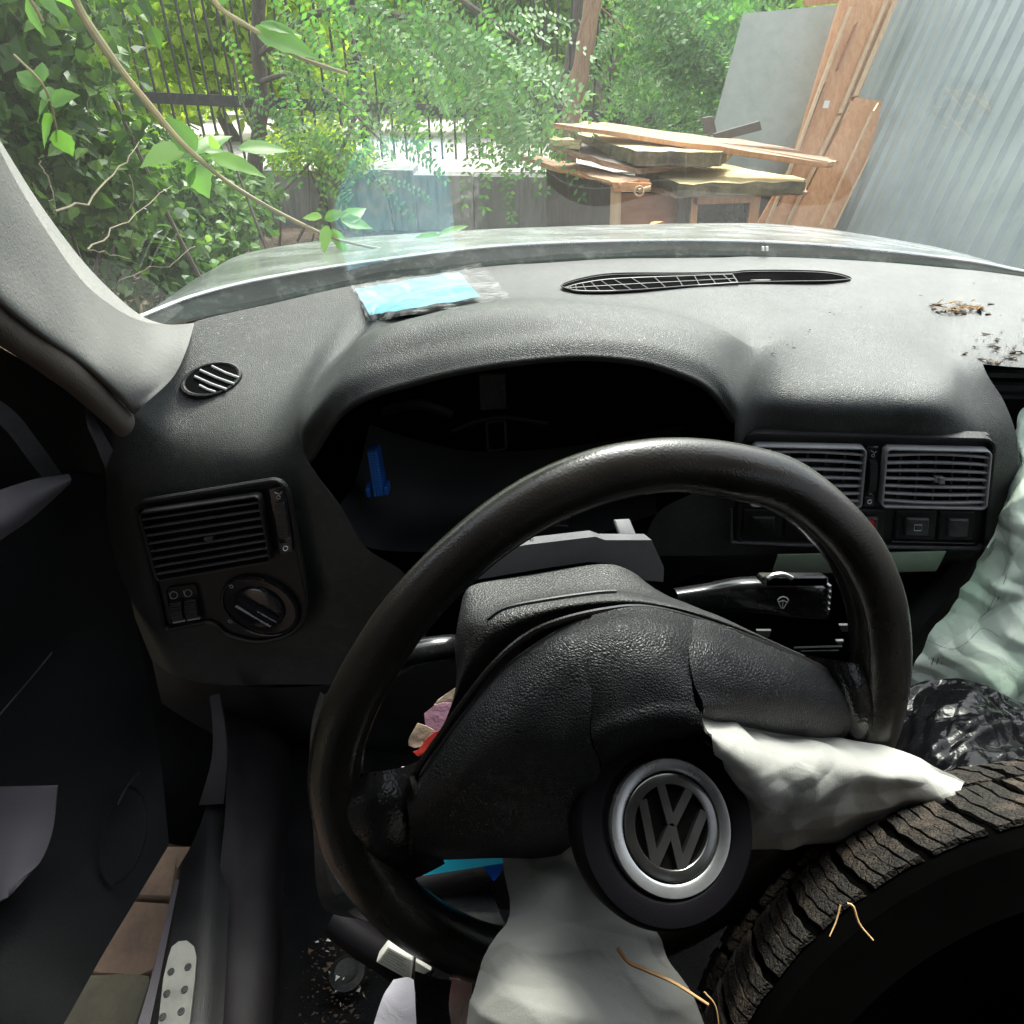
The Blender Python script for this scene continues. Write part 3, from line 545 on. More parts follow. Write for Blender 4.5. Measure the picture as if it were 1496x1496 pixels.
obj('end_ribs', mb, M['gloss'], st)
mb = MB(); ic = [(-.09,-.08),(-.05,-.13),(0,-.145),(.05,-.13),(.09,-.08)]; f = lambda p: QK(.36+p[0]*.8, .52+p[1]*1.2, .0108)
mb.tube([f(p) for p in ic], .0004, 4); mb.tube([f(p) for p in ((-.09,-.08),(-.02,.09),(.02,.09),(.09,-.08))], .0004, 4); mb.tube([f((-.06,-.04)), f((0,-.07)), f((.06,-.04))], .0004, 4); mb.tube([f((0,-.07)), f((0,.09))], .0003, 4); obj('wiper_mark', mb, M['dim'], st)
mb = MB(); mb.tube(crs([WW(570,965,-.05), WW(600,955,-.05), WW(650,947,-.05), WW(700,945,-.06)], 12), [.009]*9+[.008]*3, 12); obj('indicator_stalk', mb, M['gloss'], CAR)

# --- steering wheel
rimc = [(995,680,84),(1070,690,88),(1142,709,86),(1202,752,84),(1248,806,86),(1277,872,88),(1286,943,90),(1283,1015,88),(1262,1083,88),(1218,1150,86),(1148,1225,86),(1060,1300,86),(960,1360,86),(850,1395,86),(770,1402,87),(715,1396,87),(655,1372,86),(587,1328,88),(528,1255,90),(500,1185,88),(492,1112,82),(518,1022,84),(573,927,83),(620,868,82),(670,818,83),(728,770,85),(793,730,88),(865,700,88),(930,685,86)]
RC = np.array([WW(x, y) for x, y, w in rimc]); RR = np.array([[np.dot(WW(x, y)-EYE, F_)*w/2/FPX]*3 for x, y, w in rimc])
RCs = crs(RC, 160, closed=True); RRs = crs(RR, 160, closed=True)[:, 0]*.965
SW = bpy.data.objects.new('steering_wheel', None); COL.objects.link(SW); SW.parent = CAR; SW.location = (WC-LOC[CAR]).tolist(); LOC[SW] = WC.copy()
mb = MB(); wc = RCs.mean(0); G = []
for i in range(160):
    rad = unit(RCs[i]-wc); rad = unit(rad-WN*np.dot(rad, WN)); row = []
    for k in range(24):
        a = k*2*math.pi/24; r = RRs[i]*(1+.03*math.cos(3*a))
        row.append(RCs[i]+r*(math.cos(a)*rad+math.sin(a)*.86*WN))
    G.append(row)
mb.grid(np.array(G), cu=True, cv=True); obj('rim', mb, M['leather'], SW)
# stitched seam on the inner side of the rim
mb = MB()
for i0, i1 in ((4, 46), (106, 156)):
    P = [RCs[i]+RRs[i]*(-.80*unit(RCs[i]-wc)+.50*WN)*1.0 for i in range(i0, i1)]; mb.tube(P, .0008, 5)
obj('rim_seam', mb, M['black'], SW)
# spokes under the pad
mb = MB(); mb.grid(patch(wrows([[(520,1130,.004),(545,1128,.012),(590,1120,.006),(640,1100,-.01)],[(508,1180,.014),(550,1175,.020),(595,1175,.014),(640,1160,.0)],[(515,1230,.012),(555,1235,.018),(600,1240,.010),(640,1230,-.005)],[(540,1290,-.002),(580,1290,.0),(615,1280,-.006),(650,1262,-.014)]], WW), 16, 16)); obj('spoke', mb, M['spoke'], SW, sharp=60)
mb = MB(); mb.grid(patch(wrows([[(1170,955,-.015),(1205,962,.0),(1240,968,.008),(1275,975,.004)],[(1190,1000,-.005),(1225,1005,.008),(1255,1010,.014),(1290,1015,.008)],[(1200,1060,-.005),(1235,1062,.010),(1262,1065,.016),(1296,1070,.008)],[(1190,1110,-.02),(1225,1115,-.002),(1255,1120,.006),(1285,1120,.0)]], WW), 16, 16)); obj('spoke', mb, M['spoke'], SW, sharp=60)
# pad (airbag cover): left wing, centre, right wing, torn at two slits
def pad(rows, name, label=None):
    mb = MB(); G = patch(wrows(rows, WW), 34, 30); shell(mb, G, .004); return obj(name, mb, M['pad'], SW, sharp=70, label=label)
pad([[(606,1150,.000),(636,1112,.004),(680,1052,.006),(732,990,.008),(787,948,.008),(838,919,.008),(880,906,.008)],
     [(603,1172,.013),(650,1120,.020),(705,1048,.024),(765,990,.026),(820,945,.026),(855,935,.026),(872,932,.026)],
     [(602,1192,.016),(662,1145,.028),(722,1085,.036),(783,1030,.038),(825,1005,.038),(850,990,.038),(864,985,.038)],
     [(603,1215,.012),(670,1180,.024),(735,1140,.036),(790,1110,.044),(830,1085,.046),(850,1060,.046),(862,1046,.046)],
     [(606,1235,.002),(670,1222,.012),(735,1205,.022),(790,1190,.034),(830,1175,.042),(856,1140,.046),(866,1100,.048)],
     [(608,1248,-.016),(670,1246,-.012),(735,1244,-.008),(790,1245,.0),(836,1240,.008),(860,1190,.02),(876,1150,.03)]], 'airbag_cover', 'left half of the torn airbag cover')
pad([[(866,906,.007),(900,899,.008),(930,894,.008),(960,897,.008),(985,903,.008),(1008,909,.007)],
     [(862,932,.026),(900,925,.028),(930,925,.028),(955,928,.028),(980,933,.028),(1004,940,.026)],
     [(858,985,.038),(895,975,.040),(925,972,.041),(955,972,.041),(980,978,.041),(1002,985,.040)],
     [(864,1048,.045),(895,1035,.048),(925,1028,.048),(955,1022,.048),(985,1022,.048),(1010,1028,.048)],
     [(868,1090,.048),(895,1070,.050),(925,1058,.050),(955,1050,.050),(990,1050,.050),(1025,1052,.049)],
     [(880,1130,.030),(905,1105,.030),(930,1090,.030),(960,1080,.030),(990,1075,.030),(1030,1062,.030)]], 'airbag_cover', 'middle flap of the torn airbag cover above the badge')
pad([[(1002,908,.007),(1040,917,.007),(1085,935,.006),(1130,953,.005),(1180,972,.002),(1222,993,-.004),(1238,1008,-.01)],
     [(1000,940,.026),(1040,948,.026),(1085,962,.024),(1130,978,.022),(1180,995,.016),(1225,1018,.008),(1243,1030,.0)],
     [(1002,975,.039),(1040,982,.037),(1085,992,.034),(1130,1005,.030),(1180,1020,.022),(1230,1038,.012),(1248,1048,.002)],
     [(1010,1006,.044),(1045,1012,.041),(1085,1018,.037),(1130,1028,.031),(1180,1042,.022),(1232,1055,.010),(1250,1062,.0)],
     [(1022,1030,.046),(1050,1036,.042),(1085,1042,.034),(1130,1052,.026),(1180,1062,.016),(1230,1070,.004),(1250,1073,-.004)],
     [(1026,1042,.038),(1052,1050,.032),(1085,1058,.02),(1130,1066,.01),(1180,1074,.0),(1228,1079,-.01),(1247,1079,-.014)]], 'airbag_cover', 'right wing of the torn airbag cover')
# seam groove ring around the pad
mb = MB(); P = crs([WW(*p) for p in ((600,1165,.004),(610,1125,.006),(645,1072,.006),(678,1025,.006),(730,962,.006),(790,918,.006),(880,893,.006),(960,891,.006),(1085,928,.006),(1200,976,.002),(1245,1012,-.002),(1258,1050,-.002))], 60); mb.tube(P, .0022, 8); obj('cover_surround', mb, M['leather'], SW)
mb = MB(); mb.tube(crs([WW(*p) for p in ((600,1135,.010),(606,1160,.016),(602,1200,.016),(599,1245,.010))], 14), .0022, 6); obj('cover_edge', mb, M['leather'], SW)
# dark core behind the pad
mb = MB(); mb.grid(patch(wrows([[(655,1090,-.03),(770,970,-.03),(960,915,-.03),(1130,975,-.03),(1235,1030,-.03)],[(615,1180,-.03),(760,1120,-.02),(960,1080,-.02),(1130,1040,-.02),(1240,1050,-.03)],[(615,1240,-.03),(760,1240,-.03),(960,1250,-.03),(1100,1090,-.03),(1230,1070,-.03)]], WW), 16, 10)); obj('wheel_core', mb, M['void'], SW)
# badge disc
BO = WW(980, 1207, .062); tocam = unit(EYE-BO); bn = unit(tocam+.42*X_-.10*U_)
bx = unit(np.cross(U_*.97+X_*.24, bn)); by = np.cross(bn, bx); fr = (BO, bx, by, bn)
k_ = np.dot(BO-EYE, F_)/FPX
rb = 139*k_
mb = MB(); off = W(973,1203, BO[1])-BO; frd = (BO+off*.6, bx, by, bn)
lathe(mb, frd, [(rb*.92, -.030), (rb*1.0, -.016), (rb*1.01, -.006), (rb*.985, -.001), (rb*.95, .001), (rb*.80, .0018), (rb*.74, .001), (rb*.705, -.0015), (rb*.69, -.003), (rb*.01, -.003)], 72); bd = obj('hub_disc', mb, M['rubbercover'], SW)
mb = MB(); lathe(mb, fr, [(95*k_, -.004), (95*k_, .0005), (93*k_, .002), (80*k_, .0022), (76*k_, .0012), (75*k_, -.004)], 72); obj('silver_ring', mb, M['silver'], SW)
mb = MB(); lathe(mb, fr, [(75*k_, -.002), (.0001, -.002)], 72); obj('badge_back', mb, M['void'], SW)
r1 = 73*k_; r0 = 57*k_
mb = MB(); lathe(mb, fr, [(r1, -.002), (r1, .0012), (r1*.97, .0018), (r0*1.02, .0018), (r0, .0014), (r0, -.002)], 72); obj('badge_ring', mb, M['chrome'], SW)
def stroke(a, b, w=.16):
    a, b = np.array(a), np.array(b); d = (b-a)/np.linalg.norm(b-a); n2 = np.array([-d[1], d[0]])*w/2
    return [tuple(a+n2), tuple(b+n2), tuple(b-n2), tuple(a-n2)]
mb = MB()
for a, b in (((-.40, .93), (-.02, .07)), ((.40, .93), (.02, .07)), ((-.86, .50), (-.36, -.93)), ((-.36, -.93), (-.0, -.0)), ((0.0, -.0), (.36, -.93)), ((.36, -.93), (.86, .50))):
    mb.prism(BO, bx*r0, by*r0, bn, stroke(a, b, .23), -.002, .0016+random.uniform(0, .0002))
obj('badge_letters', mb, M['chrome'], SW, smooth=False, label='letters V over W')
# fired airbag spilling from the wheel
def cloth_sheet(rows, fn, nu, nv, amp, seed, th=.0015, freq=26, nk=9, pw=1.5, dec=.45):
    G = patch(wrows(rows, fn), nu, nv); N = solidify(G, 1.0); N = N*(1 if np.dot(N[nv//2, nu//2], EYE-G[nv//2, nu//2]) > 0 else -1); r = np.random.default_rng(seed); D = np.zeros(G.shape[:2])
    for k in range(nk):
        d = unit(r.normal(size=3)); f = freq*(1+.5*k)*r.uniform(.7, 1.3); ph = r.uniform(0, 6.28); w = unit(r.normal(size=3))
        D += np.abs(((G@d*f+ph+1.3*np.sin(G@w*f*.45+ph))/math.pi) % 2-1)**pw*amp*(.35+.65*np.sin(G@w*f*.3+2*ph)**2)/(1+dec*k)
    D -= D.mean(); e0 = np.minimum(1, .35+np.minimum(np.arange(nv), np.arange(nv)[::-1])/5); return G+N*(D*e0[:, None])[..., None]
def cloth_obj(name, rows, fn, mat, parent, amp=.006, seed=1, nu=70, nv=70, th=.0015, freq=26, **kw):
    G = cloth_sheet(rows, fn, nu, nv, amp, seed, th, freq, 5, 1.15, .6); mb = MB(); shell(mb, G, th); return obj(name, mb, mat, parent, sharp=80, **kw)
cloth_obj('airbag_fabric', [[(1024,1036,.036),(1060,1052,.034),(1120,1068,.02),(1200,1078,.01),(1290,1092,.02),(1380,1125,.04),(1410,1142,.05)],
     [(1030,1060,.05),(1070,1085,.055),(1130,1100,.05),(1210,1115,.045),(1290,1130,.045),(1370,1148,.05),(1400,1160,.055)],
     [(1045,1090,.055),(1090,1130,.06),(1140,1150,.055),(1210,1160,.05),(1280,1165,.045),(1340,1170,.05),(1390,1180,.055)],
     [(1070,1150,.04),(1105,1175,.045),(1150,1185,.04),(1210,1195,.04),(1270,1200,.04),(1330,1200,.04),(1380,1200,.045)],
     [(1080,1240,.03),(1110,1235,.03),(1150,1230,.03),(1210,1228,.03),(1270,1225,.03),(1330,1222,.03),(1380,1222,.03)]], WW, M['bag'], SW, .0078, 3, freq=80, nu=150, nv=110, label='white airbag fabric fanning out right of the badge')
cloth_obj('airbag_fabric', [[(735,1234,-.02),(770,1236,-.01),(810,1238,.0),(840,1236,.02),(880,1240,.03)],
     [(738,1290,.005),(775,1290,.02),(820,1285,.03),(860,1290,.03),(900,1300,.03)],
     [(738,1350,.035),(780,1350,.045),(830,1345,.05),(890,1350,.05),(960,1360,.045)],
     [(700,1410,.045),(760,1410,.06),(830,1405,.062),(900,1410,.06),(980,1400,.05)],
     [(690,1460,.055),(760,1465,.075),(840,1460,.078),(910,1465,.07),(1010,1450,.06)],
     [(675,1530,.07),(750,1540,.09),(840,1540,.09),(920,1540,.085),(1030,1530,.07)]], WW, M['bag'], SW, .0135, 8, freq=62, nu=130, nv=130, label='white airbag fabric hanging below the badge')

# --- passenger airbag
pb_rows = [[(1440,800,.66),(1475,720,.70),(1486,650,.72),(1500,595,.76),(1640,590,.76)],
     [(1425,830,.66),(1465,790,.66),(1490,740,.66),(1530,700,.68),(1640,700,.70)],
     [(1395,890,.64),(1440,870,.625),(1480,840,.62),(1530,810,.63),(1640,800,.66)],
     [(1355,935,.62),(1410,930,.60),(1460,915,.60),(1520,900,.60),(1640,900,.64)],
     [(1328,985,.60),(1390,985,.58),(1440,985,.57),(1510,980,.575),(1640,985,.60)],
     [(1322,1030,.60),(1390,1040,.57),(1440,1060,.56),(1510,1080,.56),(1640,1090,.58)]]
PBG = cloth_sheet(pb_rows, W, 150, 150, .018, 24, freq=46, nk=7, pw=1.0, dec=.5)
mb = MB(); shell(mb, PBG, .0015); pb = obj('passenger_airbag', mb, M['bagg'], CAR, sharp=80, label='crumpled white passenger airbag with painted green cast hanging from the dashboard')
def gline(G, uv, n=40):
    P = crs([(u, v, 0) for u, v in uv], n); h, w = G.shape[:2]; out = []
    for u, v, _ in P:
        x, y = min(max(u, 0), .999)*(w-1), min(max(v, 0), .999)*(h-1); i, j = int(y), int(x); a, b = x-j, y-i
        out.append(G[i, j]*(1-a)*(1-b)+G[i, j+1]*a*(1-b)+G[i+1, j]*(1-a)*b+G[i+1, j+1]*a*b)
    return np.array(out)
NB = solidify(PBG, .0012); mb = MB(); s_ = 1 if np.dot(NB[30, 30], EYE-PBG[30, 30]) > 0 else -1
for uv in (((.02,.12),(.15,.1),(.32,.22),(.42,.38),(.38,.52),(.25,.56)), ((.05,.2),(.18,.18),(.3,.3),(.36,.44),(.3,.5)), ((.0,.6),(.2,.66),(.4,.6),(.55,.66)), ((.0,.85),(.12,.88),(.3,.98)), ((.0,.8),(.2,.84),(.45,.95))):
    mb.tube(gline(PBG+NB*s_, uv), .0005, 4)
obj('airbag_stitching', mb, M['stitch'], pb)
mb = MB()
for k in range(8):
    p = gline(PBG+NB*s_, ((.04+k*.03, .70), (.045+k*.03, .75)), 2); mb.tube(p, .0006, 4)
obj('stitch_row', mb, M['stitch'], pb)

# --- A pillar and body shell
mb = MB(); mb.grid(patch(wrows([[(-260,-140,.34),(-60,105,.46),(0,205,.53),(60,300,.59),(120,380,.65),(170,432,.69),(210,463,.715),(245,474,.735),(284,472,.75)],
   [(-240,0,.33),(-80,190,.45),(0,275,.51),(60,350,.565),(120,430,.62),(165,475,.65),(205,505,.675),(240,515,.69),(272,512,.70)],
   [(-220,100,.32),(-80,280,.43),(0,365,.49),(60,420,.54),(120,485,.59),(160,522,.615),(200,545,.645),(230,556,.66),(252,552,.67)],
   [(-210,190,.33),(-80,370,.43),(0,436,.475),(60,482,.52),(110,518,.565),(150,550,.595),(180,576,.62),(196,590,.635),(210,592,.64)],
   [(-210,205,.36),(-80,378,.46),(0,450,.50),(60,496,.54),(110,532,.585),(150,562,.61),(178,588,.635),(190,602,.645),(197,606,.65)]]), 50, 30)); obj('pillar_trim', mb, M['pillar'], CAR, sharp=70, label='pale grey fabric trim of the windscreen pillar')
mb = MB(); P = crs(L((-220,260,.37),(-80,400,.45),(0,470,.505),(60,512,.55),(110,550,.59),(150,588,.625),(180,618,.65),(190,640,.67)), 40); rr = np.interp(np.linspace(0, 1, 40), [0, .5, .9, 1], [.013, .0155, .0125, .010]); mb.tube(P, rr, 18); obj('door_seal_trim', mb, M['pillar2'], CAR, label='taupe padded trim along the door side of the pillar')
# windscreen
wb = [W(x, y-3, Yy+.01) for x, y, Yy in rear]; wb = crs(wb, 40); wb[:, 2] -= .002
tp = np.stack([np.linspace(-.27, 1.0, 40), .22+.10*np.sin(np.linspace(0, math.pi, 40)), np.full(40, 1.40)], 1)
mb = MB(); G = np.array([wb*(1-t)+tp*t + np.array([0, .03, .03])*math.sin(math.pi*t)*.6 for t in np.linspace(0, 1, 16)]); mb.grid(G); obj('windscreen', mb, M['glass'], CAR)
# gasket and cowl
gb = [(205,462,.73),(290,430,.80),(400,404,.87),(560,379,.96),(750,358,1.03),(1000,351,1.08),(1200,358,1.08),(1400,379,1.04),(1500,397,1.0),(1640,420,.96)]
ga = [(210,478,.72),(300,464,.775),(400,445,.845),(560,411,.935),(750,388,1.0),(1000,378,1.055),(1200,379,1.06),(1400,394,1.02),(1500,404,.99),(1640,428,.94)]
gm = [tuple((np.array(a)*.62+np.array(b)*.38)) for a, b in zip(ga, gb)]; gm = [(x, y-2, Yy+.004) for x, y, Yy in gm]
gl2 = [(x, y-1.5, Yy+.015) for x, y, Yy in gb]
mb = MB(); G = patch(wrows([ga, gm, [(x, y, Yy+.002) for x, y, Yy in gb]]), 70, 14); G[..., 2] += .0; mb.grid(G); obj('windscreen_gasket', mb, M['gasket'], CAR)
mb = MB(); mb.tube(crs([W(*p) for p in gb], 80), .0022, 6); obj('gasket_trim', mb, M['silver'], CAR)
q = Quad(W(1112,360,1.065), W(1122,360,1.065), W(1122,367,1.063), W(1112,367,1.063)); mb = MB(); q.box(mb, 0, .42, 0, 1, 0, .003, .0008); q.box(mb, .58, 1, 0, 1, 0, .003, .0008); obj('washer_jet', mb, M['metal'], CAR)
# bonnet
mb = MB(); b0 = gb
b1 = [(208,462,.80),(292,417,.92),(385,389,1.02),(540,366,1.14),(740,347,1.22),(1000,340,1.28),(1200,347,1.26),(1390,371,1.18),(1500,395,1.06),(1640,430,.98)]
b2 = [(212,458,.95),(300,400,1.15),(375,371,1.30),(520,352,1.5),(730,338,1.62),(1000,331,1.7),(1180,337,1.66),(1370,364,1.5),(1500,399,1.15),(1640,450,1.0)]
b3 = [(216,462,1.0),(305,399,1.28),(368,368.5,1.55),(500,349,1.8),(730,334.5,1.95),(1000,327,2.0),(1160,329.5,1.95),(1360,360,1.7),(1500,402,1.25),(1640,470,1.05)]
b4 = [(222,475,1.02),(310,412,1.32),(372,380,1.62),(500,362,1.88),(730,346,2.05),(1000,340,2.1),(1160,342,2.05),(1360,372,1.75),(1500,416,1.28),(1640,490,1.06)]
b5 = [(222,560,1.03),(310,500,1.33),(372,470,1.65),(500,440,1.92),(730,420,2.1),(1000,420,2.15),(1160,420,2.1),(1360,450,1.78),(1500,500,1.3),(1640,600,1.07)]
mb.grid(patch(wrows([b0, b1, b2, b3, b4, b5]), 90, 40)); obj('bonnet', mb, M['paint'], CAR, sharp=70, label='dusty silver-grey bonnet')
# shell: roof, rear, right side, floor, seat
mb = MB(); mb.grid(patch([[(-.30,.2,1.40),(.35,.30,1.43),(1.0,.2,1.40)],[(-.36,-.6,1.43),(.35,-.6,1.47),(1.06,-.6,1.43)],[(-.36,-1.6,1.38),(.35,-1.7,1.42),(1.06,-1.6,1.38)]], 14, 12)); obj('roof', mb, M['paint'], CAR)
mb = MB(); mb.box((-.40,-1.72,.2), (1.1,-1.68,1.0)); obj('tailgate', mb, M['paint'], CAR, smooth=False)
mb = MB(); mb.box((1.10,-1.7,.15), (1.14,1.0,.92)); mb.box((1.09,-.75,.92), (1.13,-.6,1.42)); obj('right_side', mb, M['paint'], CAR, smooth=False)
mb = MB(); mb.grid(patch([[(1.09,.95,.95),(1.07,.6,1.15),(1.04,.2,1.4)],[(1.13,.9,.93),(1.12,.55,1.12),(1.08,.15,1.38)]], 8, 3)); obj('right_pillar', mb, M['pillar'], CAR)
mb = MB(); mb.box((-.47,-1.7,.3), (-.43,-.05,.90)); mb.box((-.46,-.70,.9), (-.42,-.5,1.42)); obj('left_side', mb, M['paint'], CAR, smooth=False)
mb = MB(); mb.box((-.36,-1.7,.20), (1.1,.95,.24)); obj('floor_pan', mb, M['carpet'], CAR, smooth=False)
M['tint'] = None
def tint_mat(name, v):
    m, n, b = new_mat(name); n.nodes.remove(b); tr = n.nodes.new('ShaderNodeBsdfTransparent'); tr.inputs[0].default_value = (v, v, v, 1); gl = n.nodes.new('ShaderNodeBsdfGlossy'); gl.inputs['Roughness'].default_value = .03
    mx = n.nodes.new('ShaderNodeMixShader'); mx.inputs[0].default_value = .06; n.links.new(tr.outputs[0], mx.inputs[1]); n.links.new(gl.outputs[0], mx.inputs[2]); n.links.new(mx.outputs[0], n.nodes['Material Output'].inputs[0]); return m
T1, T2, T3 = tint_mat('dimming_left_glass', .03), tint_mat('dimming_side_glass', .32), tint_mat('dimming_rear_glass', .09)  # unseen panes, darkness added to dim the cabin
for nm, P4, mt in (('left_window', [(-.46,-1.7,.88),(-.46,.30,.88),(-.33,.20,1.40),(-.37,-1.6,1.40)], T1), ('rear_window', [(-.40,-1.7,.98),(1.1,-1.7,.98),(1.05,-1.62,1.40),(-.36,-1.62,1.40)], T3), ('right_window', [(1.12,-1.7,.91),(1.12,.95,.93),(1.03,.2,1.41),(1.05,-1.6,1.40)], T2)):
    mb = MB(); mb.add(P4, [(0, 1, 2, 3)]); obj(nm, mb, mt, CAR, smooth=False)
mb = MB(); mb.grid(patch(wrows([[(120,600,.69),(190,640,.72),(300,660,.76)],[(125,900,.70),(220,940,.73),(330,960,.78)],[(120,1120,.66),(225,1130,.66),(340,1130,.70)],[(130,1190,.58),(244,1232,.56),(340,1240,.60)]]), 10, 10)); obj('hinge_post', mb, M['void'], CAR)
def seat(x0, x1):
    mb = MB(); G = patch([[(x0,-.42,1.25),((x0+x1)/2,-.44,1.3),(x1,-.42,1.25)],[(x0,-.36,.9),((x0+x1)/2,-.30,.92),(x1,-.36,.9)],[(x0,-.25,.55),((x0+x1)/2,-.2,.57),(x1,-.25,.55)],[(x0,.0,.48),((x0+x1)/2,.0,.46),(x1,.0,.48)],[(x0,.12,.44),((x0+x1)/2,.14,.44),(x1,.12,.44)],[(x0,.14,.26),((x0+x1)/2,.15,.26),(x1,.14,.26)]], 10, 24); shell(mb, G, .10); obj('seat', mb, M['carpet'], CAR)
seat(-.25, .25); seat(.50, 1.0)
# --- driver door (slightly open), left edge of the picture
mb = MB(); mb.grid(patch(wrows([[(186,632,.66),(120,575,.62),(40,530,.56),(-120,440,.46),(-400,300,.30)],[(172,690,.67),(100,650,.64),(0,620,.58),(-150,600,.48),(-420,600,.30)],[(165,760,.665),(90,740,.645),(0,740,.59),(-150,760,.48),(-420,800,.30)]]), 20, 14)); dr = obj('door_frame', mb, M['black'], CAR)
mb = MB(); mb.grid(patch(wrows([[(172,700,.67),(100,692,.64),(0,716,.565),(-150,760,.46),(-400,860,.30)],[(176,800,.665),(90,800,.635),(0,850,.56),(-150,900,.45),(-400,1000,.29)],[(205,940,.655),(110,960,.61),(0,1010,.545),(-150,1080,.43),(-400,1200,.27)],[(232,1090,.62),(150,1140,.55),(50,1200,.48),(-100,1290,.38),(-300,1400,.27)],[(247,1234,.505),(200,1312,.45),(150,1395,.385),(92,1498,.31),(30,1600,.26)]]), 30, 30)); obj('door_panel', mb, M['doorcard'], CAR)
mb = MB(); P = crs([W(*p) for p in ((186,1150,.545),(160,1180,.515),(148,1225,.485),(150,1270,.46),(168,1290,.45),(196,1265,.46),(212,1220,.485),(210,1170,.52))], 40, closed=True); mb.tube(P, .0022, 6, closed=True); obj('speaker_surround', mb, M['doorcard'], CAR)
mb = MB(); shell(mb, patch(wrows([[(100,692,.625),(50,700,.59),(0,716,.54),(-80,740,.50)],[(104,700,.618),(55,728,.575),(0,765,.52),(-80,800,.48)],[(103,706,.62),(50,755,.585),(0,790,.535),(-80,850,.49)]]), 14, 10), .004); obj('door_top', mb, M['doorgrey'], CAR, label='mauve grey ledge of the door top')
mb = MB(); mb.grid(patch(wrows([[(-40,560,.52),(20,600,.55),(60,650,.58),(90,692,.61)],[(-40,590,.51),(5,625,.54),(40,670,.57),(62,698,.60)]]), 14, 4)); obj('window_surround', mb, M['trim'], CAR)
mb = MB(); mb.grid(patch(wrows([[(122,592,.615),(140,615,.63),(160,648,.64),(172,672,.645)],[(128,625,.615),(140,650,.63),(150,675,.64),(158,690,.645)]]), 14, 4)); obj('mirror_sail', mb, M['doorgrey'], CAR)
mb = MB(); shell(mb, patch(wrows([[(-60,1148,.45),(0,1149,.455),(50,1148,.46),(85,1147,.465)],[(-60,1200,.43),(0,1200,.435),(45,1200,.44),(78,1205,.445)],[(-60,1260,.40),(0,1260,.405),(30,1255,.41),(58,1258,.415)],[(-60,1350,.37),(0,1318,.375),(15,1308,.38),(26,1296,.385)]]), 14, 14), .004); obj('door_pocket', mb, M['doorgrey'], CAR, label='grey door pocket at the left edge')
mb = MB(); mb.tube(crs([W(76,953,.575), W(50,985,.55), W(20,1020,.53), W(-10,1055,.50)], 10), .0009, 6); obj('panel_seam', mb, M['trim'], CAR); mb = MB(); mb.tube(crs([WD(203,1128,.9), WD(185,1150,.86), WD(172,1175,.84)], 8), .0012, 6); obj('panel_seam', mb, M['trim'], CAR)
# sill and footwell
zs = .36
mb = MB(); mb.grid(patch([[WZ(258,1250,zs-.03),WZ(245,1330,zs-.03),WZ(222,1420,zs-.03),WZ(192,1510,zs-.03),WZ(150,1620,zs-.03)],[WZ(262,1265,zs),WZ(252,1335,zs),WZ(236,1420,zs),WZ(216,1510,zs),WZ(190,1620,zs)],[WZ(300,1180,zs+.01),WZ(296,1330,zs+.015),WZ(290,1420,zs+.015),WZ(280,1510,zs+.015),WZ(270,1620,zs+.01)],[WZ(330,1020,zs),WZ(335,1250,zs),WZ(330,1420,zs),WZ(325,1510,zs),WZ(320,1620,zs)]], 24, 16)); obj('door_sill', mb, M['black'], CAR)
mb = MB(); mb.grid(patch([[WZ(256,1285,zs+.001),WZ(238,1360,zs+.001),WZ(218,1440,zs+.001),WZ(194,1520,zs+.001)],[WZ(262,1285,zs+.004),WZ(247,1360,zs+.004),WZ(231,1440,zs+.004),WZ(214,1520,zs+.004)]], 14, 4)); obj('sill_flange', mb, M['doorgrey'], CAR, label='pinkish grey painted flange of the sill')
mb = MB(); pl = [(247,1400),(252,1385),(262,1377),(274,1376),(284,1384),(288,1400),(286,1430),(278,1500),(270,1600),(215,1600),(232,1500),(240,1430)]
Lp = [WZ(x, y, zs+.022) for x, y in pl]; mb.slab(Lp, np.array([0, 0, 1.]), .003); sp = obj('sill_plate', mb, M['metal'], CAR, smooth=False, label='light metal scuff plate with dark studs')
for x, y in ((250,1420),(275,1413),(244,1452),(270,1446),(238,1486),(265,1478)):
    o_ = WZ(x, y, zs+.025); mb = MB(); lathe(mb, (o_, X_, np.array([0, 1., 0]), np.array([0, 0, 1.])), [(.0036, 0), (.0036, .0012), (.0001, .0014)], 12); obj('stud', mb, M['black'], sp)
mb = MB(); mb.grid(patch([[WZ(318,990,zs+.05),WZ(330,1150,zs+.04),WZ(318,1300,zs+.0),WZ(305,1510,zs-.02),WZ(300,1640,zs-.02)],[WZ(350,1000,zs+.02),WZ(360,1150,zs+.02),WZ(352,1300,zs-.0),WZ(340,1510,zs-.0),WZ(335,1640,zs)],[WZ(400,1000,zs-.03),WZ(405,1150,zs-.02),WZ(398,1300,zs-.02),WZ(390,1510,zs-.02),WZ(385,1640,zs-.02)],[WZ(430,1000,zs-.10),WZ(425,1150,zs-.09),WZ(415,1300,zs-.10),WZ(405,1510,zs-.10),WZ(400,1640,zs-.10)]], 30, 24)); obj('sill_cover', mb, M['sillgrey'], CAR, label='worn grey inner sill cover')
mb = MB(); shell(mb, patch(wrows([[(322,1012,.60),(330,1060,.585),(333,1110,.57),(328,1172,.55)],[(308,1015,.60),(312,1060,.585),(310,1110,.57),(292,1174,.55)]]), 12, 5), .003); obj('kick_panel', mb, M['sillgrey'], CAR)
mb = MB(); mb.grid(patch([[WZ(400,1000,.30),WZ(600,1000,.30),WZ(900,1000,.30)],[WZ(400,1200,.27),WZ(600,1200,.27),WZ(900,1200,.27)],[WZ(400,1520,.26),WZ(600,1520,.26),WZ(900,1520,.26)]], 20, 16)); obj('footwell_mat', mb, M['carpet'], CAR)
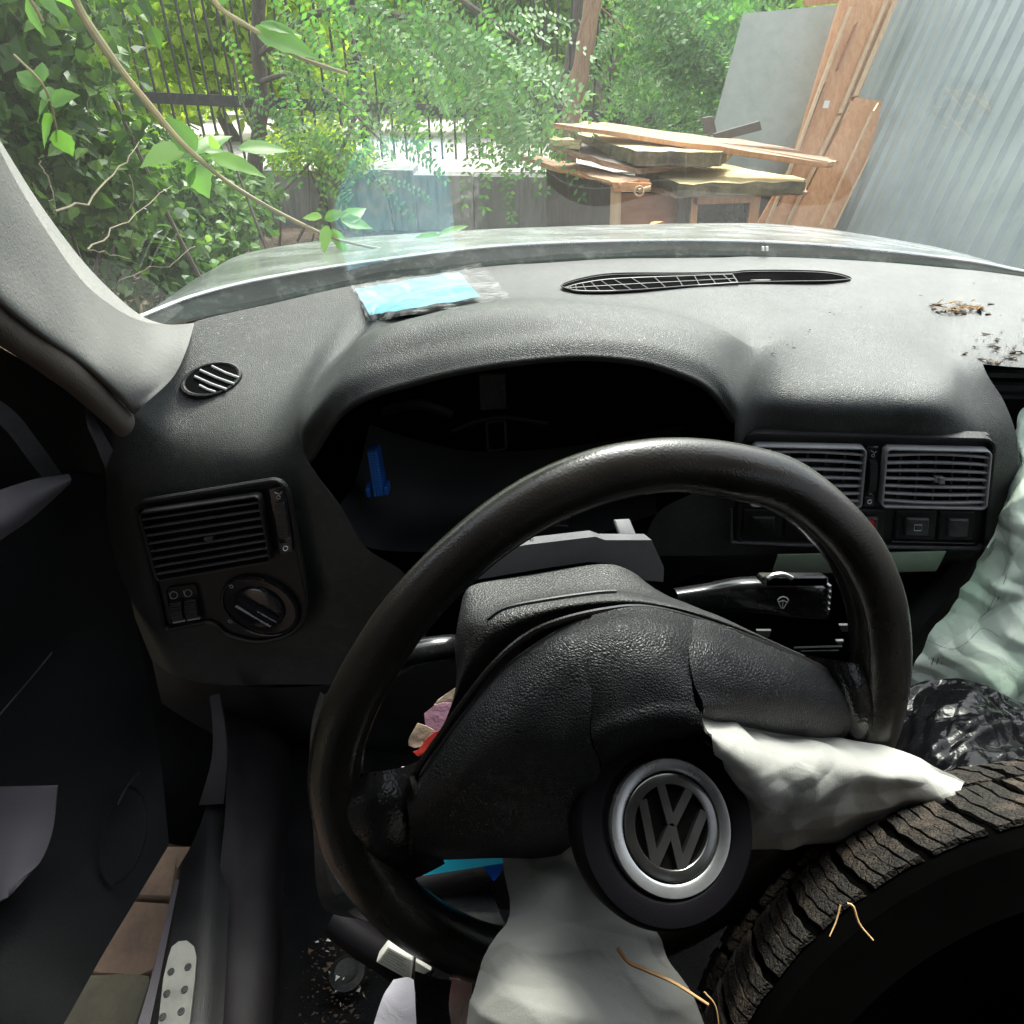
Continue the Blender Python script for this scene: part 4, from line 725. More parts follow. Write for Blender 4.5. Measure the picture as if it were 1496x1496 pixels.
mb = MB(); P = crs([WW(*p) for p in ((468,1010,-.03),(455,1060,-.03),(452,1130,-.03),(458,1220,-.03),(462,1290,-.03),(472,1325,-.03),(495,1338,-.03),(520,1340,-.03))], 50); P2 = crs([WW(*p) for p in ((480,1010,-.032),(475,1060,-.032),(475,1130,-.032),(480,1220,-.032),(500,1270,-.032),(530,1310,-.032),(540,1325,-.032),(560,1340,-.032))], 50); mb.grid(np.stack([P, (P+P2)/2+WN*.004, P2])); obj('lower_cowl', mb, M['trim'], CAR)
mb = MB(); mb.tube(crs([WD(490,1345,.56), WD(530,1375,.55), WD(570,1400,.54), WD(620,1440,.53)], 12), .013, 14); obj('bonnet_release', mb, M['rubbercover'], CAR)
mb = MB(); G = patch([[WD(600,1290,.62),WD(680,1265,.60),WD(760,1262,.58)],[WD(620,1300,.60),WD(690,1285,.585),WD(760,1280,.57)],[WD(620,1360,.60),WD(690,1330,.60),WD(760,1330,.60)]], 14, 10); mb.grid(G); mb.tube(crs([WD(600,1292,.605), WD(680,1272,.585), WD(760,1262,.57)], 12), .010, 12); obj('centre_tunnel', mb, M['sillgrey'], CAR)
q = Quad(WW(586,1120,-.04), WW(607,1118,-.04), WW(604,1126,-.042), WW(586,1130,-.042)); mb = MB(); q.box(mb, 0, 1, 0, 1, 0, .002, .0005); obj('metal_tab', mb, M['metal'], CAR)
q = Quad(WD(618,1320,.60), WD(712,1290,.60), WD(740,1355,.55), WD(640,1380,.55)); mb = MB(); q.box(mb, 0, 1, 0, 1, 0, .004, .001); obj('pedal_box', mb, M['trim'], CAR)

# ============================================================ LOOSE THINGS IN THE CAR
# blue packet
G = patch([[onGrid(513,420,.004),onGrid(570,412,.006),onGrid(640,400,.008),onGrid(702,389,.005)],[onGrid(525,442,.010),onGrid(585,435,.012),onGrid(655,422,.012),onGrid(722,410,.008)],[onGrid(541,470,.006),onGrid(605,461,.012),onGrid(680,447,.010),onGrid(745,436,.004)]], 40, 26)
r_ = np.random.default_rng(3); Dn = sum(np.sin(G@unit(r_.normal(size=3))*f+r_.uniform(0, 6)) for f in (90, 150, 240, 320))*.0005; Gs = G+np.array([0, 0, 1])*Dn[..., None]
PK = thing('packet', G[13, 20], 'crinkled clear plastic packet with a light blue insert on top of the dashboard', 'packet')
mb = MB(); shell(mb, Gs+np.array([0, 0, .001]), .003); obj('plastic_sleeve', mb, M['film'], PK, sharp=50)
mb = MB(); Gi = Gs[1:-4, 1:-7]; mb.grid(Gi); obj('blue_insert', mb, plastic('light_blue_print', (.05, .25, .36), .5, col2=(.13, .37, .46)), PK)
# debris on dash
def crumbs(name, n, px0, px1, py0, py1, size, label, cat, up=.003, seed=0, fn=None, mat='debris', dens=None):
    r = np.random.default_rng(seed); mb = MB()
    for i in range(n):
        if dens: x, y = r.normal(dens[0], dens[2]), r.normal(dens[1], dens[3])
        else: x, y = r.uniform(px0, px1), r.uniform(py0, py1)
        x, y = min(max(x, px0), px1), min(max(y, py0), py1)
        c = fn(x, y) if fn else onGrid(x, y, up); s = size*r.uniform(.3, 1.2)*r.choice([.5, 1, 1.6]); V = r.normal(size=(5, 3))*[s, s*.6, s*.25]; mb.add(c+V, [(0, 1, 2), (0, 2, 3), (1, 3, 4), (0, 4, 1)])
    return prop(obj(name, mb, M[mat], None, smooth=False), label, cat, None, 'stuff')
topfn = lambda x, y: onGrid(x, y, .003)
crumbs('leaf_crumbs', 46, 1365, 1460, 440, 466, .0045, 'dry brown leaf crumbs scattered on the right of the dashboard top', 'debris', dens=(1400, 452, 22, 5), fn=topfn, seed=1)
crumbs('dirt_crumbs', 90, 1400, 1520, 480, 530, .0025, 'brown dirt crumbs at the right edge of the dashboard top', 'debris', dens=(1475, 512, 30, 12), fn=topfn, seed=2)
crumbs('dirt_specks', 60, 1100, 1520, 410, 520, .0009, 'tiny dark specks on the pale right side of the dashboard', 'debris', fn=topfn, seed=4)
mb = MB()
for k in range(14):
    c = topfn(random.gauss(1400, 16), random.gauss(451, 4))+np.array([0, 0, .003]); d = np.array([random.uniform(-1, 1), random.uniform(-.5, .5), random.uniform(-.1, .2)])*.014; mb.tube([c-d, c+np.array([0, 0, .002]), c+d], .0006, 4)
prop(obj('straw_bits', mb, M['straw'], None), 'small dry straw bits among the crumbs on the dashboard', 'straw', None, 'stuff')
# wrappers behind the wheel
def loose(name, rows, fn, mat, label, cat, amp=.004, seed=1, nu=20, nv=20, th=.001, freq=40):
    G = cloth_sheet(rows, fn, nu, nv, amp, seed, th, freq); mb = MB(); shell(mb, G, th); return prop(obj(name, mb, M[mat], None, sharp=60), label, cat)
fd = lambda x, y, d: WD(x, y, d)
M['redw'] = plastic('red_foil', (.45, .04, .03), .3, wav=80); M['tan'] = plastic('tan_foil', (.42, .30, .2), .4, wav=90, col2=(.6, .5, .4)); M['pinkf'] = plastic('pink_foil', (.5, .22, .34), .35, wav=80, col2=(.65, .4, .5))
loose('wrapper', [[(640,1022,.62),(668,1003,.62),(672,1006,.62)],[(634,1030,.62),(652,1032,.62),(664,1030,.62)]], fd, 'tan', 'pale torn wrapper tip highest beside the column', 'wrapper', .003, 2)
loose('wrapper', [[(620,1042,.61),(640,1028,.61),(660,1026,.61)],[(622,1062,.61),(640,1060,.61),(655,1048,.61)],[(628,1070,.61),(642,1068,.61),(650,1058,.61)]], fd, 'pinkf', 'pink striped wrapper between the wheel rim and the column', 'wrapper', .004, 3)
loose('wrapper', [[(610,1056,.60),(622,1060,.60),(634,1066,.60)],[(598,1078,.60),(612,1082,.60),(626,1084,.60)],[(597,1088,.60),(606,1092,.60),(618,1090,.60)]], fd, 'tan', 'tan crumbly wrapper just above the red one', 'wrapper', .004, 4)
loose('wrapper', [[(622,1080,.595),(634,1070,.595),(646,1066,.595)],[(612,1094,.595),(626,1090,.595),(636,1084,.595)],[(604,1098,.595),(611,1104,.595),(620,1100,.595)]], fd, 'redw', 'red foil wrapper lowest beside the column', 'wrapper', .003, 5)
# cards and labels in the footwell
loose('blue_card', [[(612,1274,.56),(680,1244,.55),(736,1232,.54)],[(611,1277,.56),(680,1262,.55),(737,1252,.54)],[(610,1280,.56),(680,1269,.55),(737,1260,.54)]], fd, 'cyan', 'bright cyan card edge below the airbag cover', 'card', .0005, 6)
loose('blue_foil', [[(702,1258,.55),(720,1256,.55),(736,1252,.55)],[(708,1268,.55),(722,1272,.55),(732,1272,.55)],[(719,1284,.55),(722,1286,.55),(726,1282,.55)]], fd, 'cobalt', 'dark blue foil corner hanging under the cyan card', 'foil', .003, 7)
q = Quad(WD(567,1382,.52), WD(603,1402,.52), WD(600,1434,.52), WD(549,1406,.52)); LB = thing('fuse_label', q(.5, .5), 'white printed paper label box lying under the wheel rim', 'label')
mb = MB(); q.box(mb, 0, 1, 0, 1, -.012, 0, .0008); obj('label_card', mb, M['paper'], LB)
for k in range(6): mb = MB(); q.box(mb, .1, .8-.1*(k % 2), .12+k*.13, .15+k*.13, .0, .0004); obj('print_line', mb, M['stitch'], LB, smooth=False)
q = Quad(WD(607,1404,.525), WD(630,1418,.525), WD(612,1428,.525), WD(606,1426,.525)); mb = MB(); q.box(mb, 0, 1, 0, 1, -.004, 0, .0005); prop(obj('paper_scrap', mb, M['paper'], None), 'small white triangular paper scrap right of the printed label', 'paper')
loose('lavender_cloth', [[(575,1432,.50),(595,1428,.50),(604,1432,.50)],[(560,1455,.49),(585,1460,.49),(608,1465,.49)],[(545,1500,.48),(580,1510,.48),(612,1510,.48)],[(530,1560,.47),(580,1570,.47),(620,1570,.47)]], fd, 'lav', 'pale lavender cloth at the bottom edge under the label', 'cloth', .004, 9)
loose('pink_paper', [[(657,1428,.49),(670,1430,.49),(690,1434,.49)],[(654,1460,.485),(672,1462,.485),(690,1466,.485)],[(660,1500,.48),(680,1500,.48),(700,1505,.48)],[(664,1560,.48),(680,1560,.48),(710,1560,.48)]], fd, 'pink', 'pink and cream packet beside the hanging airbag fabric', 'packet', .005, 10)
mb = MB(); mb.grid(patch([[WD(606,1418,.47),WD(640,1430,.47),(WD(660,1432,.47))],[WD(607,1470,.465),WD(635,1475,.465),WD(656,1475,.465)],[WD(612,1560,.46),WD(645,1560,.46),WD(668,1560,.46)]], 8, 8)); prop(obj('belt_webbing', mb, M['carpet'], None), 'black webbing strap between the lavender cloth and pink packet', 'strap')
crumbs('footwell_dirt', 260, 400, 570, 1340, 1500, .0015, 'brown leaf dirt and glass crumbs in the footwell', 'debris', seed=12, fn=lambda x, y: WZ(x, y, .29), dens=(490, 1430, 28, 45))
M['glasscr'] = plastic('glass_crumbs', (.7, .66, .6), .1)
r = np.random.default_rng(5); mb = MB()
for i in range(16):
    c = WZ(r.uniform(462, 540), r.uniform(1350, 1470), .30); V = r.normal(size=(4, 3))*.0022; mb.add(c+V, [(0, 1, 2), (0, 2, 3), (1, 3, 2), (0, 3, 1)])
prop(obj('glass_crumbs', mb, M['glasscr'], None, smooth=False), 'tiny shiny glass crumbs in the footwell dirt', 'glass', None, 'stuff')
mb = MB(); c = WZ(508, 1425, .285); lathe(mb, (c, X_, np.array([0, 1., 0]), np.array([0, 0, 1.])), [(.022, 0), (.021, .008), (.014, .012), (.009, .010), (.0001, .010)], 20); prop(obj('dusty_cap', mb, M['shroud'], None), 'round dusty black cap lying in the footwell', 'cap')
# bin bag
fdb = lambda x, y, d: WD(x, y, d+.06)
G = cloth_sheet([[(1322,1010,.56),(1370,992,.57),(1430,1000,.56),(1500,1030,.55),(1640,1080,.52)],[(1310,1050,.53),(1370,1030,.52),(1430,1035,.50),(1500,1075,.49),(1640,1140,.48)],[(1290,1090,.52),(1360,1080,.48),(1430,1085,.47),(1500,1105,.46),(1640,1180,.45)],[(1270,1130,.50),(1350,1130,.46),(1430,1130,.44),(1500,1140,.44),(1640,1220,.43)],[(1260,1200,.46),(1350,1200,.44),(1430,1200,.43),(1500,1200,.42),(1640,1260,.42)]], fdb, 150, 120, .010, 33, freq=80, nk=8, pw=1.0, dec=.5)
mb = MB(); shell(mb, G, .001); prop(obj('bin_bag', mb, M['foil'], None, sharp=50), 'shiny crumpled black bin bag beside the steering wheel', 'bag')

# --- old tyre in the lower right
P0, P1 = WD(1290, 1262, .40), WD(1216, 1180, .52); ta_ = unit(P1-P0); TW = np.linalg.norm(P1-P0)
r0_ = -.57*X_+.82*U_; r0_ = unit(r0_-ta_*np.dot(r0_, ta_)); TR = .29; TC = P0-TR*r0_; tt_ = np.cross(ta_, r0_)
TY = thing('tyre', TC-np.array([0, 0, TR]), 'old muddy car tyre with worn chunky tread in the lower right corner', 'tyre')
def tp_(th, r, w): return TC + r*(math.cos(th)*r0_+math.sin(th)*tt_)+w*ta_
prof = [(.20, .035), (.215, -.01), (.25, -.022), (.275, -.012), (TR-.006, .006), (TR-.006, TW*.5), (TR-.008, TW-.004), (.27, TW+.012), (.24, TW+.02), (.20, TW-.02)]
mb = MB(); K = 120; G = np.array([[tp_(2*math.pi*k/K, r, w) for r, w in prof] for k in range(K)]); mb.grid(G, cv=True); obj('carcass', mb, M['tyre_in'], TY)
mb = MB(); G = np.array([[tp_(2*math.pi*k/60, r, w) for r, w in ((.205, .05), (.19, .055), (.12, .09), (.001, .09))] for k in range(60)]); mb.grid(G, cv=True); obj('blackout_disc', mb, M['tyre_in'], TY)  # black disc added to close the tyre hole and keep it dark
NBk = 46; da = 2*math.pi/NBk
def block(kind, seed):
    r = np.random.default_rng(seed); mb = MB()
    w0, w1 = ((-.001, TW*.60) if kind == 0 else (TW*.64, TW-.006)); nr = 4; sk = .30 if kind == 0 else -.35
    for i in range(nr):
        g0 = (-.5+i/nr)*da*.85+.0006; g1 = (-.5+(i+1)/nr)*da*.85-.0006; G = []
        ws = np.linspace(w0, w1, 7); top = []
        for j, w in enumerate(ws):
            sh = sk*da*((w/TW)-.5)**2*3 + (.25*da*((w-TW*.55)/TW) if kind == 0 else -.2*da*((w-TW*.55)/TW)); sh = sh+.0035*(-1)**j*(.6 if kind == 0 else 1)
            row = [(g0+sh, TR-.008), (g0+sh+.0016, TR-.008+(.0048+(.0008 if i % 2 else 0))*(1 if 0 < j < 6 else .62)+r.normal(0, .0003)), (g1+sh-.0016, TR-.008+(.0048+(.0008 if i % 2 else 0))*(1 if 0 < j < 6 else .62)+r.normal(0, .0003)), (g1+sh, TR-.008)]
            G.append([tp_(a, rr, w) for a, rr in row])
        G = np.array(G)+r.normal(0, .00018, (7, 4, 3)); mb.grid(G); mb.add(G[0], [(0, 1, 2, 3)]); mb.add(G[-1], [(3, 2, 1, 0)])
    return mb
for kind in (0, 1):
    proto = None; 
    for k in range(NBk):
        if proto is None: proto = obj('tread_block', block(kind, 5+kind), M['tyre'], TY, sharp=40); o = proto
        else: o = proto.copy(); COL.objects.link(o)
        ang = k*da + (da*.35 if kind else 0); Cl = Vector((TC-LOC[TY]).tolist())
        o.matrix_parent_inverse = Matrix(); o.matrix_basis = Matrix.Translation(Cl) @ Matrix.Rotation(ang, 4, Vector(ta_.tolist())) @ Matrix.Translation(-Cl)
def straw(name, pts, fn, r, label, mat='straw'):
    mb = MB(); P = crs([fn(*p) for p in pts], 20); mb.tube(P, np.linspace(r, r*.6, 20), 6); prop(obj(name, mb, M[mat], None), label, 'straw')
straw('straw', ((903,1386,.385),(918,1405,.385),(945,1418,.385),(985,1436,.38),(1035,1468,.375)), fd, .0014, 'curved orange dry stem lying in front of the hanging airbag fabric')
straw('straw', ((1238,1320,.38),(1247,1325,.378),(1256,1350,.375),(1276,1374,.37)), fd, .0008, 'short brown stem hanging from the middle of the tyre tread')
straw('straw', ((1228,1322,.38),(1222,1345,.378),(1212,1368,.375)), fd, .0005, 'pale thin straw hanging left of the short brown stem')
straw('straw', ((1029,1449,.374),(1046,1472,.372),(1052,1520,.370)), fd, .0005, 'faint thin straw at the bottom edge below the orange stem')


# ============================================================ OUTSIDE
def mat_ground():
    m, n, b = new_mat('soil_with_leaf_litter'); v = coords(n); t = tex(n, 'Noise', 4, v, Detail=9.0, Roughness=.75); t2 = tex(n, 'Voronoi', 28, v)
    c = ramp(n, t.outputs[0], [(.35, (.05, .038, .028)), (.55, (.12, .08, .055)), (.7, (.17, .14, .09))]); n.links.new(c, b.inputs['Base Color']); b.inputs['Roughness'].default_value = .95
    bump(n, b, t2.outputs[0], .8, .03); return m
def mat_paving():
    m, n, b = new_mat('pale_cobbles'); v = coords(n); vo = tex(n, 'Voronoi', 7, v, feature='DISTANCE_TO_EDGE'); t = tex(n, 'Noise', 3, v, Detail=6.0)
    c = ramp(n, vo.outputs[0], [(0, (.26, .23, .2)), (.12, (.50, .47, .44))]); mx = n.nodes.new('ShaderNodeMixRGB'); mx.blend_type = 'MULTIPLY'; mx.inputs[0].default_value = .6
    n.links.new(c, mx.inputs[1]); n.links.new(ramp(n, t.outputs[0], [(.3, (.7, .68, .66)), (.7, (1, 1, 1))]), mx.inputs[2]); n.links.new(mx.outputs[0], b.inputs['Base Color']); b.inputs['Roughness'].default_value = .8
    bump(n, b, vo.outputs[0], .5, .02); return m
def mat_concrete(name, c1, c2, stain):
    m, n, b = new_mat(name); v = coords(n, (1, 1, .35)); t = tex(n, 'Noise', 5, v, Detail=9.0, Roughness=.7); c = ramp(n, t.outputs[0], [(.3, c1), (.7, c2)])
    d = tex(n, 'Noise', 9, coords(n, (3, 3, .4)), Detail=6.0); mx = n.nodes.new('ShaderNodeMixRGB'); n.links.new(ramp(n, d.outputs[0], [(.5, (0, 0, 0)), (.75, (.7,)*3)]), mx.inputs[0]); n.links.new(c, mx.inputs[1]); mx.inputs[2].default_value = (*stain, 1)
    n.links.new(mx.outputs[0], b.inputs['Base Color']); b.inputs['Roughness'].default_value = .9; bump(n, b, t.outputs[0], .5, .01); return m
def struct(name, mb, mat, smooth=False): return prop(obj(name, mb, mat, None, smooth=smooth), kind='structure')
mb = MB(); gx = np.linspace(-30, 30, 61); gy = np.linspace(-20, 6.7, 40); XX, YY = np.meshgrid(gx, gy); ZZ = .02*np.sin(XX*3.1)*np.cos(YY*2.7); ZZ -= .02; mb.grid(np.stack([XX, YY, ZZ], 2)); struct('ground', mb, mat_ground(), True)
mb = MB(); mb.box((-60, 6.9, .0), (60, 19, .40)); struct('pavement', mb, mat_paving())
mb = MB(); mb.box((-200, 19, -.05), (200, 300, .36)); M['grass'] = plastic('far_grass', (.05, .09, .02), .9, col2=(.12, .16, .05)); struct('far_ground', mb, M['grass'])
# sandstone slabs under the open door
STN = []
for k, (px_, py_, w_, h_, mt) in enumerate(((238, 1275, .07, .05, 'stone'), (200, 1375, .08, .058, 'stone'), (140, 1480, .09, .056, 'stone2'), (262, 1200, .08, .055, 'stone'), (95, 1580, .1, .055, 'stone'), (-30, 1400, .14, .12, 'stone2'))):
    x, y, _ = WZ(px_, py_, .03)
    mb = MB(); n_ = 14; a = np.arange(n_)*2*math.pi/n_; rr_ = rng.uniform(.85, 1.1, n_); sq = lambda t: np.sign(t)*np.abs(t)**.55
    base = np.stack([x+w_*sq(np.cos(a))*rr_, y+h_*sq(np.sin(a))*rr_, np.zeros(n_)], 1)
    G = np.stack([base+[0, 0, .0], base+[0, 0, .03], (base-[x, y, 0])*.93+[x, y, .042], (base-[x, y, 0])*.4+[x, y, .046]]); mb.grid(G, cu=True); mb.add(G[-1], [tuple(range(n_))])
    prop(obj('stone_slab', mb, M[mt], None), ['brown stone slab nearest the door hinge under the open door', 'large reddish brown stone slab in the middle of the door gap', 'mossy olive stone slab lowest in the door gap', 'small brown stone slab at the upper tip of the door gap', 'stone slab at the bottom edge beside the sill', 'mossy stone slab under the driver door'][k], 'stone')

# retaining wall
M['conc1'] = mat_concrete('dark_weathered_concrete', (.15, .15, .135), (.26, .255, .235), (.06, .06, .045))
M['conc2'] = mat_concrete('grey_stained_concrete', (.26, .26, .24), (.38, .375, .35), (.09, .095, .08))
def wallseg(xa, xb, ya, yb, pt, mat, name, par, th=.25):
    a, b = W(xa, pt[0], ya), W(xb, pt[1], yb); a2, b2 = a+[0, th, 0], b+[0, th, 0]; g = lambda p, z: (p[0], p[1], z)
    mb = MB(); mb.hexa([g(a, -.05), g(b, -.05), g(b2, -.05), g(a2, -.05), g(a, a[2]), g(b, b[2]), g(b2, a2[2]), g(a2, a2[2])]); return obj(name, mb, mat, par, smooth=False)
RW = thing('retaining_wall', W(600, 330, 6.4)*[1, 1, 0], 'low stained concrete retaining wall in front of the railing', 'wall')
wallseg(-500, 471, 7.3, 6.75, (240, 250), M['conc1'], 'wall_panel', RW); wallseg(473, 690, 6.55, 6.45, (254, 257), M['conc2'], 'wall_panel', RW)
wallseg(691.5, 1500, 6.46, 6.2, (258, 268), M['conc1'], 'wall_panel', RW); wallseg(470, 603, 6.52, 6.48, (247, 249), M['conc2'], 'coping', RW, .4)
# railing
M['iron'] = plastic('black_iron', (.012, .013, .012), .5, dust=.3, dscale=20)
FN = thing('fence', W(600, 240, 6.9)*[1, 1, 0]+[0, 0, .4], 'black iron railing of thin upright bars above the concrete wall', 'fence')
fy = lambda px: 7.25-(px-250)*.0009
a, b = W(-300, 128, fy(-300)), W(1150, 193, fy(1150)); dd = (b-a); hh_ = np.array([0, 0, .09]); 
for off in (0, 1.62):
    o = np.array([0, .015, off]); mb = MB(); mb.hexa([a+o, b+o, b+o+[0, .04, 0], a+o+[0, .04, 0], a+o+hh_, b+o+hh_, b+o+[0, .04, 0]+hh_, a+o+[0, .04, 0]+hh_]); obj('rail', mb, M['iron'], FN, smooth=False)
pick = None
for px in np.arange(-180, 1130, 18.0):
    p = W(px+random.uniform(-1.5, 1.5), 233, fy(px))
    if pick is None:
        mb = MB(); pr = p; mb.box((p[0]-.009, p[1]-.009, p[2]), (p[0]+.009, p[1]+.009, 2.6)); mb.add([(p[0]-.009, p[1]-.009, 2.6), (p[0]+.009, p[1]-.009, 2.6), (p[0]+.009, p[1]+.009, 2.6), (p[0]-.009, p[1]+.009, 2.6), (p[0], p[1], 2.68)], [(0, 1, 4), (1, 2, 4), (2, 3, 4), (3, 0, 4)]); pick = obj('picket', mb, M['iron'], FN, smooth=False)
    else:
        o = pick.copy(); COL.objects.link(o); o.location = (p-pr).tolist()
for px in (-120, 538, 1060):
    p = W(px, 246, fy(px)-.1); mb = MB(); mb.box((p[0]-.03, p[1]-.03, .40), (p[0]+.03, p[1]+.03, 2.7)); obj('post', mb, M['iron'], FN, smooth=False)

# --- foliage tools
def leaf_faces(mb, att, C, D, N, ln, wd, shape='ovate', r=rng):   # C base, D direction, N normal
    D = D/np.linalg.norm(D, axis=1)[:, None]; S = np.cross(D, N); S /= np.linalg.norm(S, axis=1)[:, None]+1e-9; N = np.cross(S, D)
    n = len(C); ln = ln[:, None]; wd = wd[:, None]
    if shape == 'ovate':
        fold = .18
        P = [C, C+D*ln*.28+S*wd*.5+N*wd*fold, C+D*ln*.62+S*wd*.42+N*wd*fold*.6, C+D*ln-N*ln*.12, C+D*ln*.62-S*wd*.42+N*wd*fold*.6, C+D*ln*.28-S*wd*.5+N*wd*fold, C+D*ln*.5]
        V = np.stack(P, 1).reshape(-1, 3); fs = [(0, 1, 6), (1, 2, 6), (2, 3, 6), (3, 4, 6), (4, 5, 6), (5, 0, 6)]; k = 7
    else:
        P = [C, C+D*ln*.5+S*wd*.5, C+D*ln, C+D*ln*.5-S*wd*.5]; V = np.stack(P, 1).reshape(-1, 3); fs = [(0, 1, 2, 3)]; k = 4
    o = (np.arange(n)*k)[:, None]; F = [tuple(f) for fc in fs for f in (o+np.array(fc)).tolist()]
    mb.add(V, F); rv = r.random(n)
    for _ in fs: att.append(rv)
def cloud(name, centre, rad, n, ln, wd, mat, parent, seed, shape='ovate', droop=.4, clump=14, csize=.45, shell_=.35, **kw):
    r = np.random.default_rng(seed); rad = np.array(rad)
    cl = r.normal(size=(clump, 3)); cl /= np.linalg.norm(cl, axis=1)[:, None]; cl = cl*(r.random((clump, 1))**.5)*rad*.8
    idx = r.integers(0, clump, n); off = r.normal(size=(n, 3)); off = off/np.linalg.norm(off, axis=1)[:, None]*(r.random((n, 1))**shell_)*rad*csize
    C = np.array(centre)+cl[idx]+off; D = r.normal(size=(n, 3))+off/rad; D[:, 2] -= droop; N = r.normal(size=(n, 3))*.6+[0, -.5, .9]
    mb = MB(); att = []; leaf_faces(mb, att, C, D, N, ln*r.uniform(.6, 1.3, n), wd*r.uniform(.7, 1.2, n), shape, r)
    return prop(obj(name, mb, mat, parent, smooth=False, attr=np.concatenate(att)), kind='stuff' if parent is not None else None, **kw)
def fronds(name, bases, dirs, mat, parent, seed, length=.32, npair=11, lf=.038, **kw):
    r = np.random.default_rng(seed); Cs, Ds, Ns = [], [], []; stems = MB()
    for b, d in zip(bases, dirs):
        L_ = length*r.uniform(.65, 1.25); d = unit(d); side = unit(np.cross(d, [r.normal(0, .3), -.9+r.normal(0, .3), .6])); nn = np.cross(side, d); pts = []
        for i in range(npair+1):
            t = i/npair; p = b+d*L_*t-np.array([0, 0, 1])*L_*.35*t*t; pts.append(p)
            if i:
                for s in (-1, 1): Cs.append(p+r.normal(0, .002, 3)); Ds.append(side*s+d*.3-np.array([0, 0, .1])+r.normal(0, .08, 3)); Ns.append(nn+r.normal(0, .16, 3))
        Cs.append(pts[-1]); Ds.append(d); Ns.append(nn); stems.tube(np.array(pts)[::3], .0014, 3, caps=False)
    n = len(Cs); mb = MB(); att = []; leaf_faces(mb, att, np.array(Cs), np.array(Ds), np.array(Ns), lf*r.uniform(.75, 1.2, n), lf*.48*r.uniform(.8, 1.2, n), 'rhomb', r)
    prop(obj(name, mb, mat, parent, smooth=False, attr=np.concatenate(att)), kind='stuff', **kw); return stems
def branch(pts, r0, r1, n=16, seg=7): P = crs(pts, n); return P, np.linspace(r0, r1, n)
M['bark'] = wood('grey_brown_bark', (.06, .05, .04), (.15, .125, .10), 9, (8, 8, 1.2), .9); M['bark2'] = wood('orange_brown_bark', (.26, .14, .085), (.46, .29, .18), 8, (9, 9, 1.2), .85)
M['twig'] = plastic('green_brown_twig', (.13, .12, .05), .6, col2=(.3, .22, .1)); M['deadtwig'] = plastic('pale_dry_twig', (.16, .13, .085), .8, col2=(.28, .24, .17))
LM_far = leaf_mat('sunny_yellow_green_leaves', (.18, .26, .03), (.34, .44, .06), (.55, .60, .15), .6); LM_mid = leaf_mat('mid_green_leaves', (.06, .13, .03), (.14, .25, .06), (.24, .34, .10), .5)
LM_loc = leaf_mat('blue_green_leaflets', (.06, .16, .055), (.12, .29, .10), (.24, .42, .13), .5); LM_dark = leaf_mat('dark_glossy_leaves', (.02, .06, .012), (.08, .17, .035), (.18, .30, .08), .35, .35)
LM_low = leaf_mat('low_ivy_leaves', (.05, .12, .04), (.13, .25, .09), (.26, .38, .17), .35, .4); LM_near = leaf_mat('near_bright_leaves', (.09, .20, .05), (.13, .27, .07), (.20, .34, .10), .5, .4)

# trees by the fence
def tree(name, label, trunkpts, r0, r1, bark, loc=None, limbs=()):
    P, R_ = branch(trunkpts, r0, r1, 22); t = thing(name, P[0], label, 'tree'); mb = MB()
    R_ = R_*(1+.08*np.sin(np.arange(22)*1.7)); mb.tube(P, R_, 12); obj('trunk', mb, bark, t)
    mb = MB()
    for l in limbs: Q, Rq = branch(l[0], l[1], l[1]*.35, 14); mb.tube(Q, Rq, 7)
    if limbs: obj('limbs', mb, bark, t)
    return t
TA = tree('locust_tree', 'tree with a slim dark trunk and feathery hanging foliage in front of the railing', [W(374,338,6.1)*[1,1,0], W(372,250,6.1), W(382,150,6.1), W(377,60,6.1), W(384,-60,6.0), W(420,-200,5.8)], .062, .045, M['bark'],
          limbs=[([W(380,80,6.1), W(460,20,5.4), W(560,20,4.9), W(700,60,4.6), W(790,150,4.5)], .03), ([W(384,-60,6), W(520,-60,5.2), W(640,-20,4.8), W(760,60,4.6)], .03), ([W(378,120,6.1), W(430,110,5.6), W(500,150,5.2), W(560,210,5.1)], .02),
                 ([W(523,160,5.9), W(500,215,5.9), W(475,270,5.8), W(453,335,5.9)*[1,1,0]], .02), ([W(462,228,5.8), W(430,262,5.7), W(400,297,5.6), W(385,340,5.6)], .012), ([W(374,200,6.1), W(350,140,6.2), W(338,70,6.3), W(315,-40,6.4)], .016)])
bs, ds = [], []; r = np.random.default_rng(42)
axes = [([(430,-20),(520,10),(620,60),(720,120),(800,185)], 4.5, 44), ([(480,-60),(600,-20),(720,30),(790,80)], 4.6, 30), ([(400,60),(470,90),(540,140),(600,200)], 5.2, 60), ([(520,40),(600,90),(660,150),(690,215)], 4.9, 46),
        ([(560,20),(640,40),(720,80),(770,130)], 4.3, 24), ([(420,0),(480,40),(560,80),(640,110)], 5.0, 60), ([(400,150),(430,180),(470,210),(520,240)], 5.5, 70), ([(380,20),(420,70),(400,120),(420,170)], 5.4, 60), ([(640,60),(700,120),(730,170),(760,200)], 4.7, 28)]
for pts, Y, sp in axes:
    for k in range(34):
        t = r.random(); p = crs([(x, y, 0) for x, y in pts], 30)[int(t*29)]; qx, qy = p[0]+r.normal(0, sp*.55), p[1]+r.normal(0, sp*.45)-10
        if qx > 775 and qy < 150: continue
        if qx < 500 and qy < 160 and r.random() < .55: continue
        b = W(qx, qy, Y+r.normal(0, .22)); bs.append(b); ds.append([r.normal(.65, .35), r.normal(-.1, .35), r.normal(-.35, .3)])
st = fronds('foliage', bs, ds, LM_loc, TA, 5, .36, 11, .046); obj('leaf_stalks', st, M['twig'], TA, kind='stuff')
